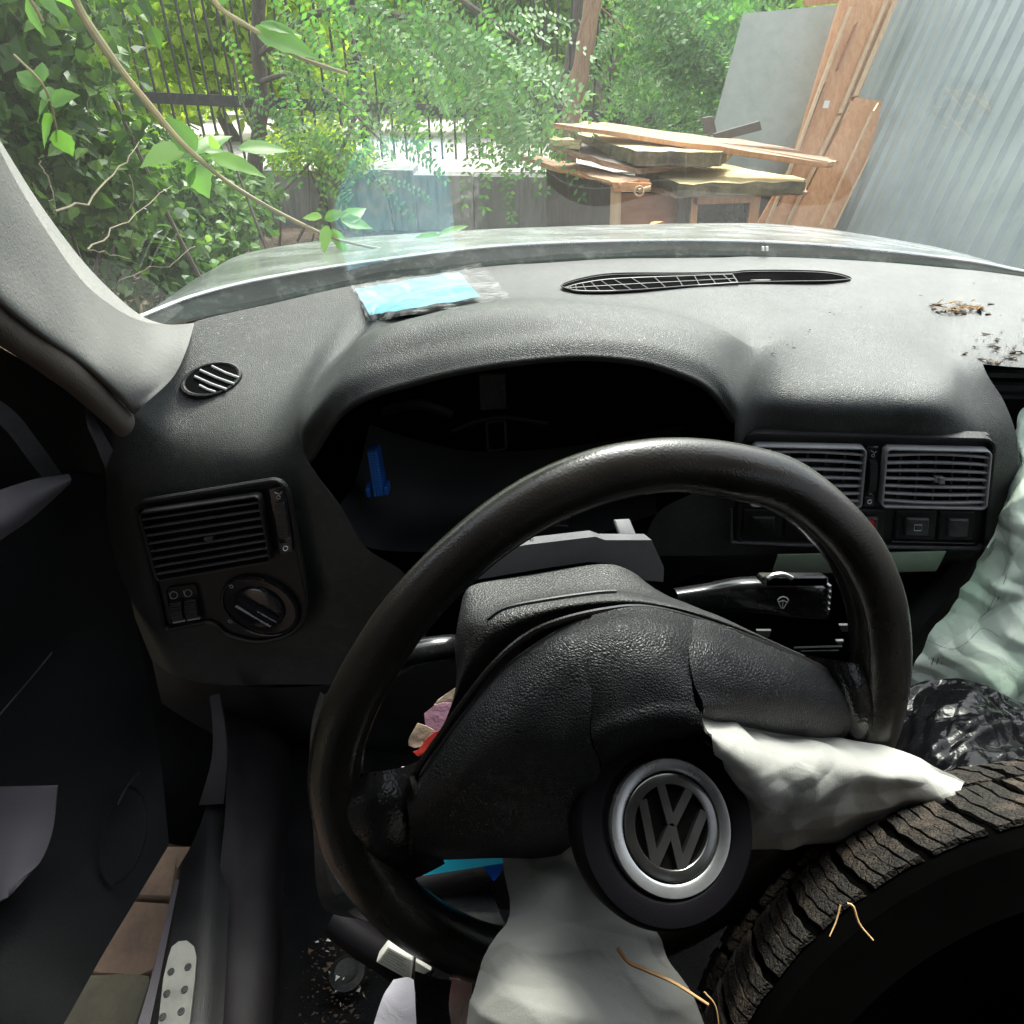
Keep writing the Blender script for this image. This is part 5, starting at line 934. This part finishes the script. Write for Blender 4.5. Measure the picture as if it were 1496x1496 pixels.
TB = tree('dark_tree', 'dark trunked tree just left of the orange-brown trunk', [W(822,230,7.6)*[1,1,0]+[0,0,.36], W(822,160,7.6), W(836,90,7.6), W(849,0,7.6), W(858,-120,7.5)], .085, .055, M['bark'],
          limbs=[([W(872,128,7.8), W(892,98,7.8), W(915,75,7.7), W(932,40,7.6), W(925,-30,7.5)], .03), ([W(826,150,7.6), W(800,110,7.5), W(790,50,7.4), W(770,-40,7.3)], .02), ([W(840,70,7.6), W(880,150,7.9)+[0,.1,0], W(868,200,8)], .015)])
TC_ = tree('orange_trunk_tree', 'tree with an orange-brown ridged trunk leaning right behind the boards', [W(828,262,5.6)*[1,1,0], W(833,185,5.6), W(845,120,5.6), W(858,50,5.6), W(872,-40,5.6), W(890,-200,5.5)], .066, .056, M['bark2'],
          limbs=[([W(872,-40,5.6), W(930,-10,5.7), W(1000,40,5.8), W(1050,110,5.9)], .009), ([W(865,0,5.6), W(930,60,5.8), W(960,120,5.9)], .006)])
bs, ds = [], []
for pts, Y, sp, nf in (([(900,-30),(960,0),(1020,40),(1060,100)], 5.0, 34, 150), ([(930,60),(980,70),(1030,90),(1060,120)], 5.0, 18, 90), ([(890,120),(930,150),(980,160),(1030,150)], 5.9, 26, 120), ([(880,10),(900,50),(930,90),(960,120)], 5.5, 30, 60), ([(980,-10),(1030,10),(1065,30),(1080,50)], 5.2, 22, 60)):
    for k in range(nf):
        p = crs([(x, y, 0) for x, y in pts], 30)[r.integers(0, 30)]; bs.append(W(max(892, p[0]+r.normal(0, sp*.5)), p[1]+r.normal(0, sp*.5), Y+.55+abs(r.normal(0, .2)))); ds.append([r.normal(.5, .5), r.normal(-.1, .4), r.normal(-.2, .35)])
st = fronds('foliage', bs, ds, LM_loc, TC_, 6, .38, 11, .05); obj('leaf_stalks', st, M['twig'], TC_, kind='stuff')

# trees and bushes beyond the railing
for i, (px, py, Y, rx, rz, n, lab, mt) in enumerate((
    (60, 20, 11, 2.4, 1.9, 5200, 'bright yellow-green tree beyond the left end of the railing', LM_far),
    (300, 40, 10, 2.0, 1.6, 5600, 'sunlit yellow-green tree beyond the railing behind the slim dark trunk', LM_far),
    (520, -10, 12, 2.2, 1.6, 4200, 'light green tree beyond the railing behind the hanging foliage', LM_far),
    (740, 60, 11.5, 1.9, 1.7, 4600, 'mid green tree beyond the railing left of the two leaning trunks', LM_mid),
    (980, 60, 10.5, 1.7, 1.7, 5600, 'dense green tree beyond the railing between the trunks and the grey board', LM_mid),
    (1120, -40, 13, 2.6, 2.0, 3600, 'pale green tree high behind the grey board', LM_far))):
    c = W(px, py, Y); t = thing('tree', [c[0], c[1], .38], lab, 'tree', 'trees beyond the railing'); mb = MB(); P, R_ = branch([[c[0]+.1, c[1], .36], [c[0]-.05, c[1], c[2]*.6], [c[0]+.08, c[1], c[2]+.6]], .09, .04); mb.tube(P, R_, 8)
    for k in range(6):
        e = c+rng.normal(size=3)*[rx*.5, .5, rz*.5]; Q, Rq = branch([P[6+k], (P[6+k]+e)/2+[0, 0, .15], e], .03, .008, 8); mb.tube(Q, Rq, 5)
    obj('trunk', mb, M['bark'], t); cloud('crown', c, (rx, 1.0, rz), n, .16, .09, mt, t, 60+i, clump=26, csize=.38)
for i, (px, Y, rx, rz, lab, mt) in enumerate(((180, 14, 2.5, .8, 'low green bush beyond the pavement at the left', LM_far), (640, 15, 2.6, .7, 'low bush beyond the pavement in the middle', LM_mid), (960, 14, 1.8, .8, 'low dense bush beyond the pavement at the right', LM_mid), (400, 15.5, 2.2, .75, 'low bush beyond the pavement behind the slim dark trunk', LM_mid))):
    c = W(px, 170, Y); c[2] = .36+rz*.7; t = thing('bush', [c[0], c[1], .36], lab, 'bush', 'bushes beyond the pavement'); cloud('foliage', c, (rx, .8, rz), 2600, .15, .09, mt, t, 90+i, clump=20, csize=.4)
# far wood closing the view
mb = MB(); att = []; r = np.random.default_rng(77); n = 26000; C = np.stack([r.uniform(-34, 30, n), r.uniform(23, 28, n), .4+r.random(n)**1.1*9.0], 1); C[:, 2] += .5*np.sin(C[:, 0]*.9)+.3*np.sin(C[:, 0]*2.3)
leaf_faces(mb, att, C, r.normal(size=(n, 3))-[0, 0, .3], r.normal(size=(n, 3))*.6+[0, -.6, .8], .55*r.uniform(.6, 1.3, n), .36*r.uniform(.7, 1.2, n), 'rhomb', r)
prop(obj('distant_wood', mb, LM_far, None, smooth=False, attr=np.concatenate(att)), 'bright distant wood closing the view beyond the pavement', 'wood', None, 'stuff')

# left bank shrubs
def shrub(name, label, parts, mat, seed, stems=None, cat='shrub'):
    c0 = W(*parts[0][:3]); t = thing(name, [c0[0], c0[1], 0], label, cat)
    for k, (px, py, Y, rx, ry, rz, n, ln, wd) in enumerate(parts): cloud('foliage', W(px, py, Y), (rx, ry, rz), n, ln, wd, mat, t, seed+k, clump=24, csize=.42)
    mb = MB(); r = np.random.default_rng(seed)
    for k in range(stems or 9):
        px, py, Y, rx, ry, rz = parts[r.integers(0, len(parts))][:6]; e = W(px, py, Y)+r.normal(size=3)*[rx*.5, ry*.5, rz*.5]; b = np.array([e[0]+r.normal(0, .25), e[1]+r.normal(0, .2), 0]); P, R_ = branch([b, (b+e)/2+r.normal(0, .08, 3), e], .012, .004, 10); mb.tube(P, R_, 6)
    obj('stems', mb, M['bark'], t); return t
shrub('broadleaf_shrub', 'tall broad-leaved shrub with heart-shaped leaves at the upper left', [(20, 150, 2.4, .34, .3, .34, 1000, .062, .046), (110, 260, 2.7, .38, .3, .30, 1100, .06, .044), (-60, 20, 2.4, .5, .3, .4, 900, .065, .05), (20, 60, 3.2, .5, .3, .5, 1500, .07, .048)], LM_dark, 200)
shrub('climbing_shrub', 'dark tangled climber covering the left end of the railing', [(-30, 60, 4.6, .7, .4, .9, 2400, .08, .05), (100, 215, 4.8, .6, .4, .40, 1900, .07, .045), (235, 215, 5.6, .40, .4, .16, 600, .07, .045), (120, 330, 3.6, .55, .35, .5, 1500, .08, .05)], LM_dark, 230)
shrub('low_bush', 'low bush of small rounded leaves in front of the slim dark trunk', [(300, 340, 4.2, .42, .35, .30, 1500, .07, .05), (230, 290, 4.0, .42, .3, .34, 1300, .07, .045), (340, 290, 5.0, .38, .3, .28, 800, .07, .05), (250, 390, 3.7, .40, .35, .2, 800, .065, .05)], LM_low, 260)
shrub('leafy_sapling', 'small leafy sapling against the concrete wall left of the iron post', [(450, 215, 6.3, .35, .2, .22, 900, .06, .03), (500, 235, 6.3, .3, .2, .12, 500, .06, .03)], LM_far, 290, 5)
shrub('side_hedge', 'dense shrub beside the driver door', [(-700, 700, .6, .3, 1.0, .7, 1500, .10, .07)], LM_dark, 300) if False else None
hd = thing('hedge', [-2.0, .4, 0], 'dense dark hedge close beside the driver door', 'hedge'); cloud('foliage', (-2.0, .3, 1.1), (.5, 2.2, 1.2), 3600, .14, .1, LM_dark, hd, 310, clump=40, csize=.35)
ov = thing('unseen_shade_tree', [-2.6, 3.2, 0], 'unseen added tree whose crown shades the dashboard from the left bank', 'tree'); mb = MB(); P, R_ = branch([[-2.6, 3.2, 0], [-2.5, 3.1, 1.6], [-2.1, 2.9, 3.4]], .08, .05); mb.tube(P, R_, 8); obj('trunk', mb, M['bark'], ov)  # tree added out of view so its crown darkens the left dashboard
cloud('crown', (-1.7, 2.5, 3.9), (1.7, 1.8, .9), 5000, .2, .13, LM_dark, ov, 320, clump=40, csize=.35)
# grass and dry twigs at the lower left
mb = MB(); r = np.random.default_rng(9); att = []; n = 2600; C = np.stack([r.uniform(-2.4, -.9, n), r.uniform(1.4, 4.0, n), r.uniform(0, .16, n)], 1); D = r.normal(size=(n, 3))*[1, 1, .3]+[0, 0, .45]
leaf_faces(mb, att, C, D, r.normal(size=(n, 3)), .14*r.uniform(.5, 1.3, n), .012*r.uniform(.6, 2.2, n), 'rhomb', r)
prop(obj('dry_grass', mb, leaf_mat('dry_and_green_grass', (.20, .20, .10), (.34, .32, .19), (.12, .2, .06), .3), None, smooth=False, attr=np.concatenate(att)), 'pale dry grass and weeds beside the bonnet corner', 'grass', None, 'stuff')
tw = [([(85,312,1.6),(140,284,1.9),(180,240,2.3),(205,205,2.6)], .005, 'pale bent twig rising from the pillar edge at the left'), ([(128,365,1.7),(170,335,2.0),(215,300,2.4),(250,270,2.7)], .004, 'thin pale twig just below the bent twig'),
      ([(190,255,2.4),(195,300,2.4),(192,340,2.5),(205,395,2.6)], .004, 'upright pale twig standing in the left shrubs'), ([(60,230,2.0),(75,280,2.0),(82,320,2.0)], .004, 'short upright twig beside the windscreen pillar'),
      ([(175,410,2.4),(215,392,2.5),(250,385,2.6),(285,360,2.8)], .004, 'long curved twig lying near the bonnet corner'), ([(130,365,2.1),(170,372,2.2),(200,385,2.3)], .003, 'thin twig lying across the dry grass'), ([(128,130,2.4),(131,200,2.4),(133,280,2.5)], .003, 'straight hanging stem among the broad leaves')]
for pts, rr_, lab in tw: mb = MB(); P, R_ = branch([W(*p) for p in pts], rr_*.55, rr_*.3, 14); mb.tube(P+np.random.default_rng(len(lab)).normal(0, .004, P.shape), R_, 6); prop(obj('dry_twig', mb, M['deadtwig'], None), lab, 'twig')

# near branches hanging over the bonnet
def big_leaf(mb, att, base, tip, wdt, nrm=(0, -.35, 1), curl=.15, k=9):
    base, tip = np.array(base), np.array(tip); D = tip-base; L_ = np.linalg.norm(D); d = D/L_; s = unit(np.cross(d, nrm)); n2 = np.cross(s, d); G = []
    for i in range(k):
        t = i/(k-1); w = wdt*(math.sin(math.pi*min(1, t*.95+.03)**.75))*(1-.25*t); c = base+D*t-n2*L_*curl*t*t; jag = 1+.06*(-1)**i
        G.append([c+s*w*jag*x+n2*abs(x)*w*.22 for x in (-1, -.5, 0, .5, 1)])
    mb.grid(np.array(G)); att.append(np.full((k-1)*4, random.random()))
def near_branch(name, label, stem, leaves, r0, r1, woodm):
    P, R_ = branch([W(*p) for p in stem], r0, r1, 50); t = thing(name, P[0], label, 'branch'); mb = MB(); mb.tube(P, R_*(1+.1*np.sin(np.arange(50)*.9)), 8); obj('stem', mb, woodm, t)
    for (bx_, by_, tx, ty, w, Y) in leaves:
        mb = MB(); att = []; big_leaf(mb, att, W(bx_, by_, Y), W(tx, ty, Y+random.uniform(-.05, .08)), w*Y*1.05/1000, (random.uniform(-.3, .3), -.9+random.uniform(-.2, .3), .7)); mb2 = mb
        obj('leaf', mb2, LM_near, t, attr=np.concatenate(att))
    return t
Yb = 1.18
near_branch('leafy_branch', 'long orange-green stem with bright leaves drooping over the bonnet', [(95,-60,1.05),(112,5,1.08),(160,80,1.1),(215,150,1.13),(262,205,1.16),(300,240,Yb),(350,278,Yb),(430,322,Yb),(500,352,Yb),(600,370,1.2),(690,378,1.2)],
   [(285,222,243,168,16,Yb),(285,225,338,188,13,Yb),(268,218,203,236,20,Yb),(300,222,345,222,8,Yb),(350,218,425,212,13,Yb),(310,228,385,250,13,Yb),(288,245,300,282,20,Yb),(286,240,268,276,12,Yb),(318,218,305,198,7,Yb),
    (470,318,440,315,8,Yb),(475,320,505,308,9,Yb),(478,330,472,370,9,Yb),(485,335,512,378,9,Yb),(500,325,535,300,12,Yb),(500,322,545,330,11,Yb),(640,345,600,340,7,1.2),(640,345,690,322,6,1.2),(690,370,672,352,11,1.2),(700,368,720,342,9,1.2),(700,372,735,360,10,1.2),(695,376,720,392,9,1.2),(680,378,665,392,6,1.2)], .0062, .0016, M['twig'])
near_branch('leafy_branch', 'second thin stem with one long leaf at the top of the windscreen', [(290,-40,1.15),(320,10,1.16),(365,40,1.18),(400,62,1.2),(440,85,1.2),(508,108,1.2)], [(372,42,465,78,16,1.19),(380,35,440,45,8,1.19),(318,8,345,-20,8,1.16)], .004, .003, M['twig'])
near_branch('leafy_branch', 'short sprig with pointed leaves in the top left corner', [(20,-40,1.1),(45,0,1.1),(62,30,1.12)], [(40,-5,52,45,9,1.1),(60,-10,85,22,8,1.1),(70,-10,110,5,8,1.1)], .003, .002, M['twig'])
near_branch('leafy_branch', 'sprig of heart-shaped leaves behind the left pillar', [(20,80,1.7),(60,120,1.7),(75,155,1.72),(85,200,1.75)], [(62,120,58,88,12,1.7),(70,150,45,175,14,1.7),(75,150,110,135,13,1.7),(78,170,52,215,15,1.72),(84,190,105,230,15,1.74),(60,125,20,100,13,1.7),(72,148,66,118,10,1.7)], .003, .002, M['twig'])

# --- boards, cabinet and sheet fence on the right
M['w_or'] = wood('orange_varnished_wood', (.50, .21, .08), (.66, .36, .17), 5, (10, 10, 1), .5); M['w_lt'] = wood('pale_bare_wood', (.50, .33, .18), (.66, .47, .29), 6, (8, 8, 1), .7)
M['w_pl'] = wood('weathered_brown_plank', (.30, .17, .10), (.50, .32, .2), 6, (1, 8, 8), .75, dirt=.4); M['w_dk'] = wood('dark_stained_board', (.045, .035, .03), (.10, .075, .06), 5, (6, 6, 2), .6, dirt=.5)
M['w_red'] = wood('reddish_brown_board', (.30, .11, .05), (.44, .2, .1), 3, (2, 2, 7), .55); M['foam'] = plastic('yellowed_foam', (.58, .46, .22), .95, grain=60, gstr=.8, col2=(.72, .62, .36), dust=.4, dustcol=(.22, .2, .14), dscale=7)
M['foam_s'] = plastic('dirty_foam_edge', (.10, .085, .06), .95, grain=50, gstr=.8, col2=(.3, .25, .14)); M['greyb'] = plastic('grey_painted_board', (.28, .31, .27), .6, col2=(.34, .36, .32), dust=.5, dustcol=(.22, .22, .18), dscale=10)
def board(name, label, pts, Ys, th, mat, parent=None, cat='board', nrm=None, **kw):
    L_ = [W(x, y, Y) for (x, y), Y in zip(pts, Ys)] if not np.isscalar(Ys) else [W(x, y, Ys) for x, y in pts]
    n = nrm if nrm is not None else unit(np.cross(np.array(L_[1])-L_[0], np.array(L_[-1])-L_[0])); n = n if n[1] > 0 else -n
    mb = MB(); mb.slab(L_, n, th); o = obj(name, mb, mat, parent, smooth=False); return prop(o, label, cat if parent is None else None, **kw)
board('grey_board', 'big grey painted board leaning at the back of the wood pile', [(1086,20),(1247,4),(1200,150),(1120,330),(1020,330),(1040,195)], [5.0,5.0,4.75,4.5,4.5,4.72], .02, M['greyb'])
board('timber_offcut', 'orange timber edge showing above the grey board', [(1175,-14),(1260,-30),(1256,2),(1176,9)], 5.05, .03, M['w_or'])
board('dark_strut', 'dark grey sticks crossing in front of the grey board', [(1042,196),(1110,177),(1113,190),(1048,207)], 4.45, .03, M['w_dk']); board('dark_strut', 'short dark block at the left end of the grey strut', [(1028,172),(1042,170),(1048,198),(1030,196)], 4.5, .04, M['w_dk'])
D1 = thing('door_panel_board', W(1170, 330, 4.3)*[1, 1, 0], 'tall orange wooden door leaf leaning against the sheet fence', 'door')
board('leaf_panel', None, [(1247,-60),(1345,-60),(1312,0),(1255,140),(1175,330),(1100,338),(1155,245)], [4.75,4.75,4.7,4.55,4.3,4.3,4.45], .035, M['w_or'], D1)
for (x0, y0, x1, y1, w, mt, nm) in ((1243,10,1155,248,4,'w_lt','moulding'), (1155,248,1120,330,4,'w_lt','moulding'), (1298,-5,1228,165,5,'w_lt','moulding'), (1226,170,1150,330,5,'w_lt','moulding'), (1309,0,1250,140,7,'w_lt','moulding'), (1246,148,1165,330,6,'w_lt','moulding'), (1208,120,1138,300,3,'w_red','groove_strip'), (1254,32,1225,100,2,'w_red','groove_strip')):
    Ya, Yb_ = 4.66-(y0)*.0012, 4.66-(y1)*.0012; board(nm, None, [(x0-w/2,y0),(x0+w/2,y0),(x1+w/2,y1),(x1-w/2,y1)], [Ya,Ya,Yb_,Yb_], .03, M[mt], D1)
board('paper_tag', None, [(1205,147),(1213,147),(1210,158),(1202,158)], 4.40, .003, M['mark'], D1)
D2 = thing('cut_corner_board', W(1200, 335, 4.2)*[1, 1, 0], 'orange-brown board with cut corners right of the door leaf', 'board')
board('board_panel', None, [(1250,142),(1292,148),(1299,160),(1296,180),(1218,335),(1150,340)], [4.48,4.48,4.47,4.45,4.2,4.2], .03, M['w_red'] if 0 else M['w_or'], D2)
for (x0, y0, x1, y1, w) in ((1276,162,1200,328,2.5), (1283,150,1276,162,2.5), (1295,178,1219,333,2)): board('moulding', None, [(x0-w/2,y0),(x0+w/2,y0),(x1+w/2,y1),(x1-w/2,y1)], [4.40,4.40,4.14,4.14], .02, M['w_lt'], D2)
# cabinet
CB = thing('cabinet', W(900, 330, 3.9)*[1, 1, 0], 'broken open-fronted brown cabinet under the stacked slabs', 'cabinet')
cy = 3.9
board('side_panel', None, [(798,236),(893,272),(891,345),(798,345)], [4.5,3.9,3.9,4.5], .02, M['w_dk'], CB); board('edge_strip', None, [(893,272),(908,272),(906,345),(891,345)], 3.88, .03, M['w_lt'], CB)
board('inner_panel', None, [(908,282),(1005,284),(1000,345),(905,345)], [4.0,4.15,4.15,4.0], .02, M['w_red'], CB); board('top_rail', None, [(893,266),(952,268),(950,277),(898,280)], 3.85, .04, M['w_or'], CB)
board('door_frame', None, [(1012,288),(1100,286),(1098,296),(1014,299)], 4.0, .03, M['w_or'], CB); board('door_frame', None, [(1011,290),(1020,290),(1017,345),(1007,345)], 4.0, .03, M['w_or'], CB); board('door_frame', None, [(1098,286),(1112,286),(1104,345),(1090,345)], 4.0, .03, M['w_or'], CB)
board('glass_pane', None, [(1019,298),(1098,296),(1092,345),(1016,345)], 4.06, .006, M['gloss'], CB); board('back_panel', None, [(905,280),(1180,280),(1175,345),(900,345)], 4.5, .02, M['w_dk'], CB); board('centre_stile', None, [(992,288),(1003,288),(1000,345),(988,345)], 4.05, .03, M['w_dk'], CB)
mb = MB(); c = W(933, 279, 3.82); mb.tube(c+np.stack([.022*np.cos(np.linspace(0, 6.28, 18)), np.linspace(-.01, -.02, 18), .022*np.sin(np.linspace(0, 6.28, 18))], 1), .006, 6); mb.tube([c, c+[.06, 0, .015]], .012, 8); obj('hinge_ring', mb, M['w_lt'], CB)
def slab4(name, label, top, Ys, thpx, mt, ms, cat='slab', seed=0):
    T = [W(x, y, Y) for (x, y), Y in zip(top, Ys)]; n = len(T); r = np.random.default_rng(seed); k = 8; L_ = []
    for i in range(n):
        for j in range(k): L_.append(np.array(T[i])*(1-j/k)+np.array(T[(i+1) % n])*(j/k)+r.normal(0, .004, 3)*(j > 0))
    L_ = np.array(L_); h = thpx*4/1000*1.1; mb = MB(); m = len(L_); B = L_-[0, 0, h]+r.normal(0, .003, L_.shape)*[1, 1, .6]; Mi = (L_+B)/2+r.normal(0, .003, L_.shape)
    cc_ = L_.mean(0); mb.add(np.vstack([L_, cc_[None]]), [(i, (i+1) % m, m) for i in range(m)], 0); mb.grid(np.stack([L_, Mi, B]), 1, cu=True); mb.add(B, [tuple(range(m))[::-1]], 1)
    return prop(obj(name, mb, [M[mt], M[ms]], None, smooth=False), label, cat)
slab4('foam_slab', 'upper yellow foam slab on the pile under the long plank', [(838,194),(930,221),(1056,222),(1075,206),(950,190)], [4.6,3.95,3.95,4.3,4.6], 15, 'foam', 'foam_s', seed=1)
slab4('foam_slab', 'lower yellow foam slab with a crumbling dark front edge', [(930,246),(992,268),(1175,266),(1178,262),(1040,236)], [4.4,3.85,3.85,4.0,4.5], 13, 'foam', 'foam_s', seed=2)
slab4('wood_board', 'thin warped board right under the lower foam slab', [(905,262),(988,284),(1180,281),(1178,274),(1000,262)], [4.3,3.87,3.87,4.0,4.4], 4, 'w_pl', 'w_pl', 'board', 3)
slab4('foam_piece', 'small yellow foam piece at the left end of the pile', [(803,203),(846,210),(850,204),(812,200)], [4.3,4.2,4.35,4.45], 6, 'foam', 'foam', seed=4)
slab4('wood_board', 'dark board between the two foam slabs running left', [(802,211),(930,246),(1010,240),(860,206)], [4.3,3.95,4.2,4.5], 6, 'w_dk', 'w_pl', 'board', 5)
slab4('wood_board', 'dark board directly under the upper foam slab', [(840,214),(934,240),(1040,238),(960,216)], [4.4,4.0,4.05,4.5], 5, 'w_dk', 'w_pl', 'board', 7)
slab4('plank', 'lower brown plank running left from the cabinet corner', [(754,227),(905,268),(950,262),(780,226)], [4.7,3.84,3.9,4.8], 5, 'w_pl', 'w_or', 'plank', 6)
slab4('plank', 'upper long brown plank lying across the foam slabs', [(808,180),(1207,238),(1225,236),(1155,216),(880,178)], [4.3,3.8,3.85,4.0,4.5], 5, 'w_pl', 'w_or', 'plank', 8)
slab4('plank', 'thin dark strip under the lower brown plank', [(760,231),(898,273),(905,270),(780,230)], [4.7,3.86,3.9,4.8], 2, 'w_lt', 'w_dk', 'plank', 9)
# corrugated sheet
def mat_sheet():
    m, n, b = new_mat('grey_coated_steel'); v = coords(n); t = tex(n, 'Noise', 3, v, Detail=7.0); c = ramp(n, t.outputs[0], [(.35, (.25, .30, .30)), (.7, (.34, .39, .385))])
    d = tex(n, 'Noise', 30, coords(n, (1, 1, .15)), Detail=7.0, Roughness=.8); mx = n.nodes.new('ShaderNodeMixRGB'); n.links.new(ramp(n, d.outputs[0], [(.55, (0, 0, 0)), (.75, (.6,)*3)]), mx.inputs[0]); n.links.new(c, mx.inputs[1]); mx.inputs[2].default_value = (.17, .19, .18, 1)
    n.links.new(mx.outputs[0], b.inputs['Base Color']); b.inputs['Roughness'].default_value = .42; b.inputs['Metallic'].default_value = .25; return m
SH = thing('sheet_fence', W(1300, 345, 4.2)*[1, 1, 0], 'grey-blue corrugated metal sheet fence at the right', 'fence')
bA, bB, tA, tB = W(1130, 340, 5.0), W(1640, 440, 2.35), W(1335, -130, 5.3), W(2020, -220, 2.6)
nrm = unit(np.cross(bB-bA, tA-bA)); nrm = nrm if np.dot(nrm, EYE-bA) > 0 else -nrm
bA2, bB2 = bA+(bA-tA)*.35, bB+(bB-tB)*.5
lead = -(bB-bA)*.25; nr_ = 24
for k in range(2):
    mb = MB(); us = []
    for i in range(nr_//2+1):
        for f, h in ((0, 0), (.30, .002), (.62, 0), (.70, .010), (.78, .015), (.86, .010)): us.append((i+f, h))
    us = [(u, h) for u, h in us if u <= nr_/2]
    lo = k*.5-.12; G = []
    for u, h in us:
        s = lo + (u/(nr_/2))*.5; row = []
        b0_ = bA2*(1-s)+bB2*s; t0_ = tA*(1-s)+tB*s
        for v in np.linspace(0, 1, 6): row.append(b0_*(1-v)+t0_*v+nrm*(h+k*.004))
        G.append(row)
    G = np.array(G); shell(mb, G, .0012); obj('sheet', mb, mat_sheet() if k == 0 else bpy.data.materials['grey_coated_steel'], SH, smooth=True, sharp=25)
# orange leaf on the bonnet edge
mb = MB(); att = []; big_leaf(mb, att, W(950, 331, 2.0)+[0, 0, .004], W(969, 327, 2.02)+[0, 0, .012], .012, (0, 0, 1)); prop(obj('fallen_leaf', mb, plastic('orange_dry_leaf', (.5, .2, .04), .7), None), 'small orange fallen leaf on the far edge of the bonnet', 'leaf')
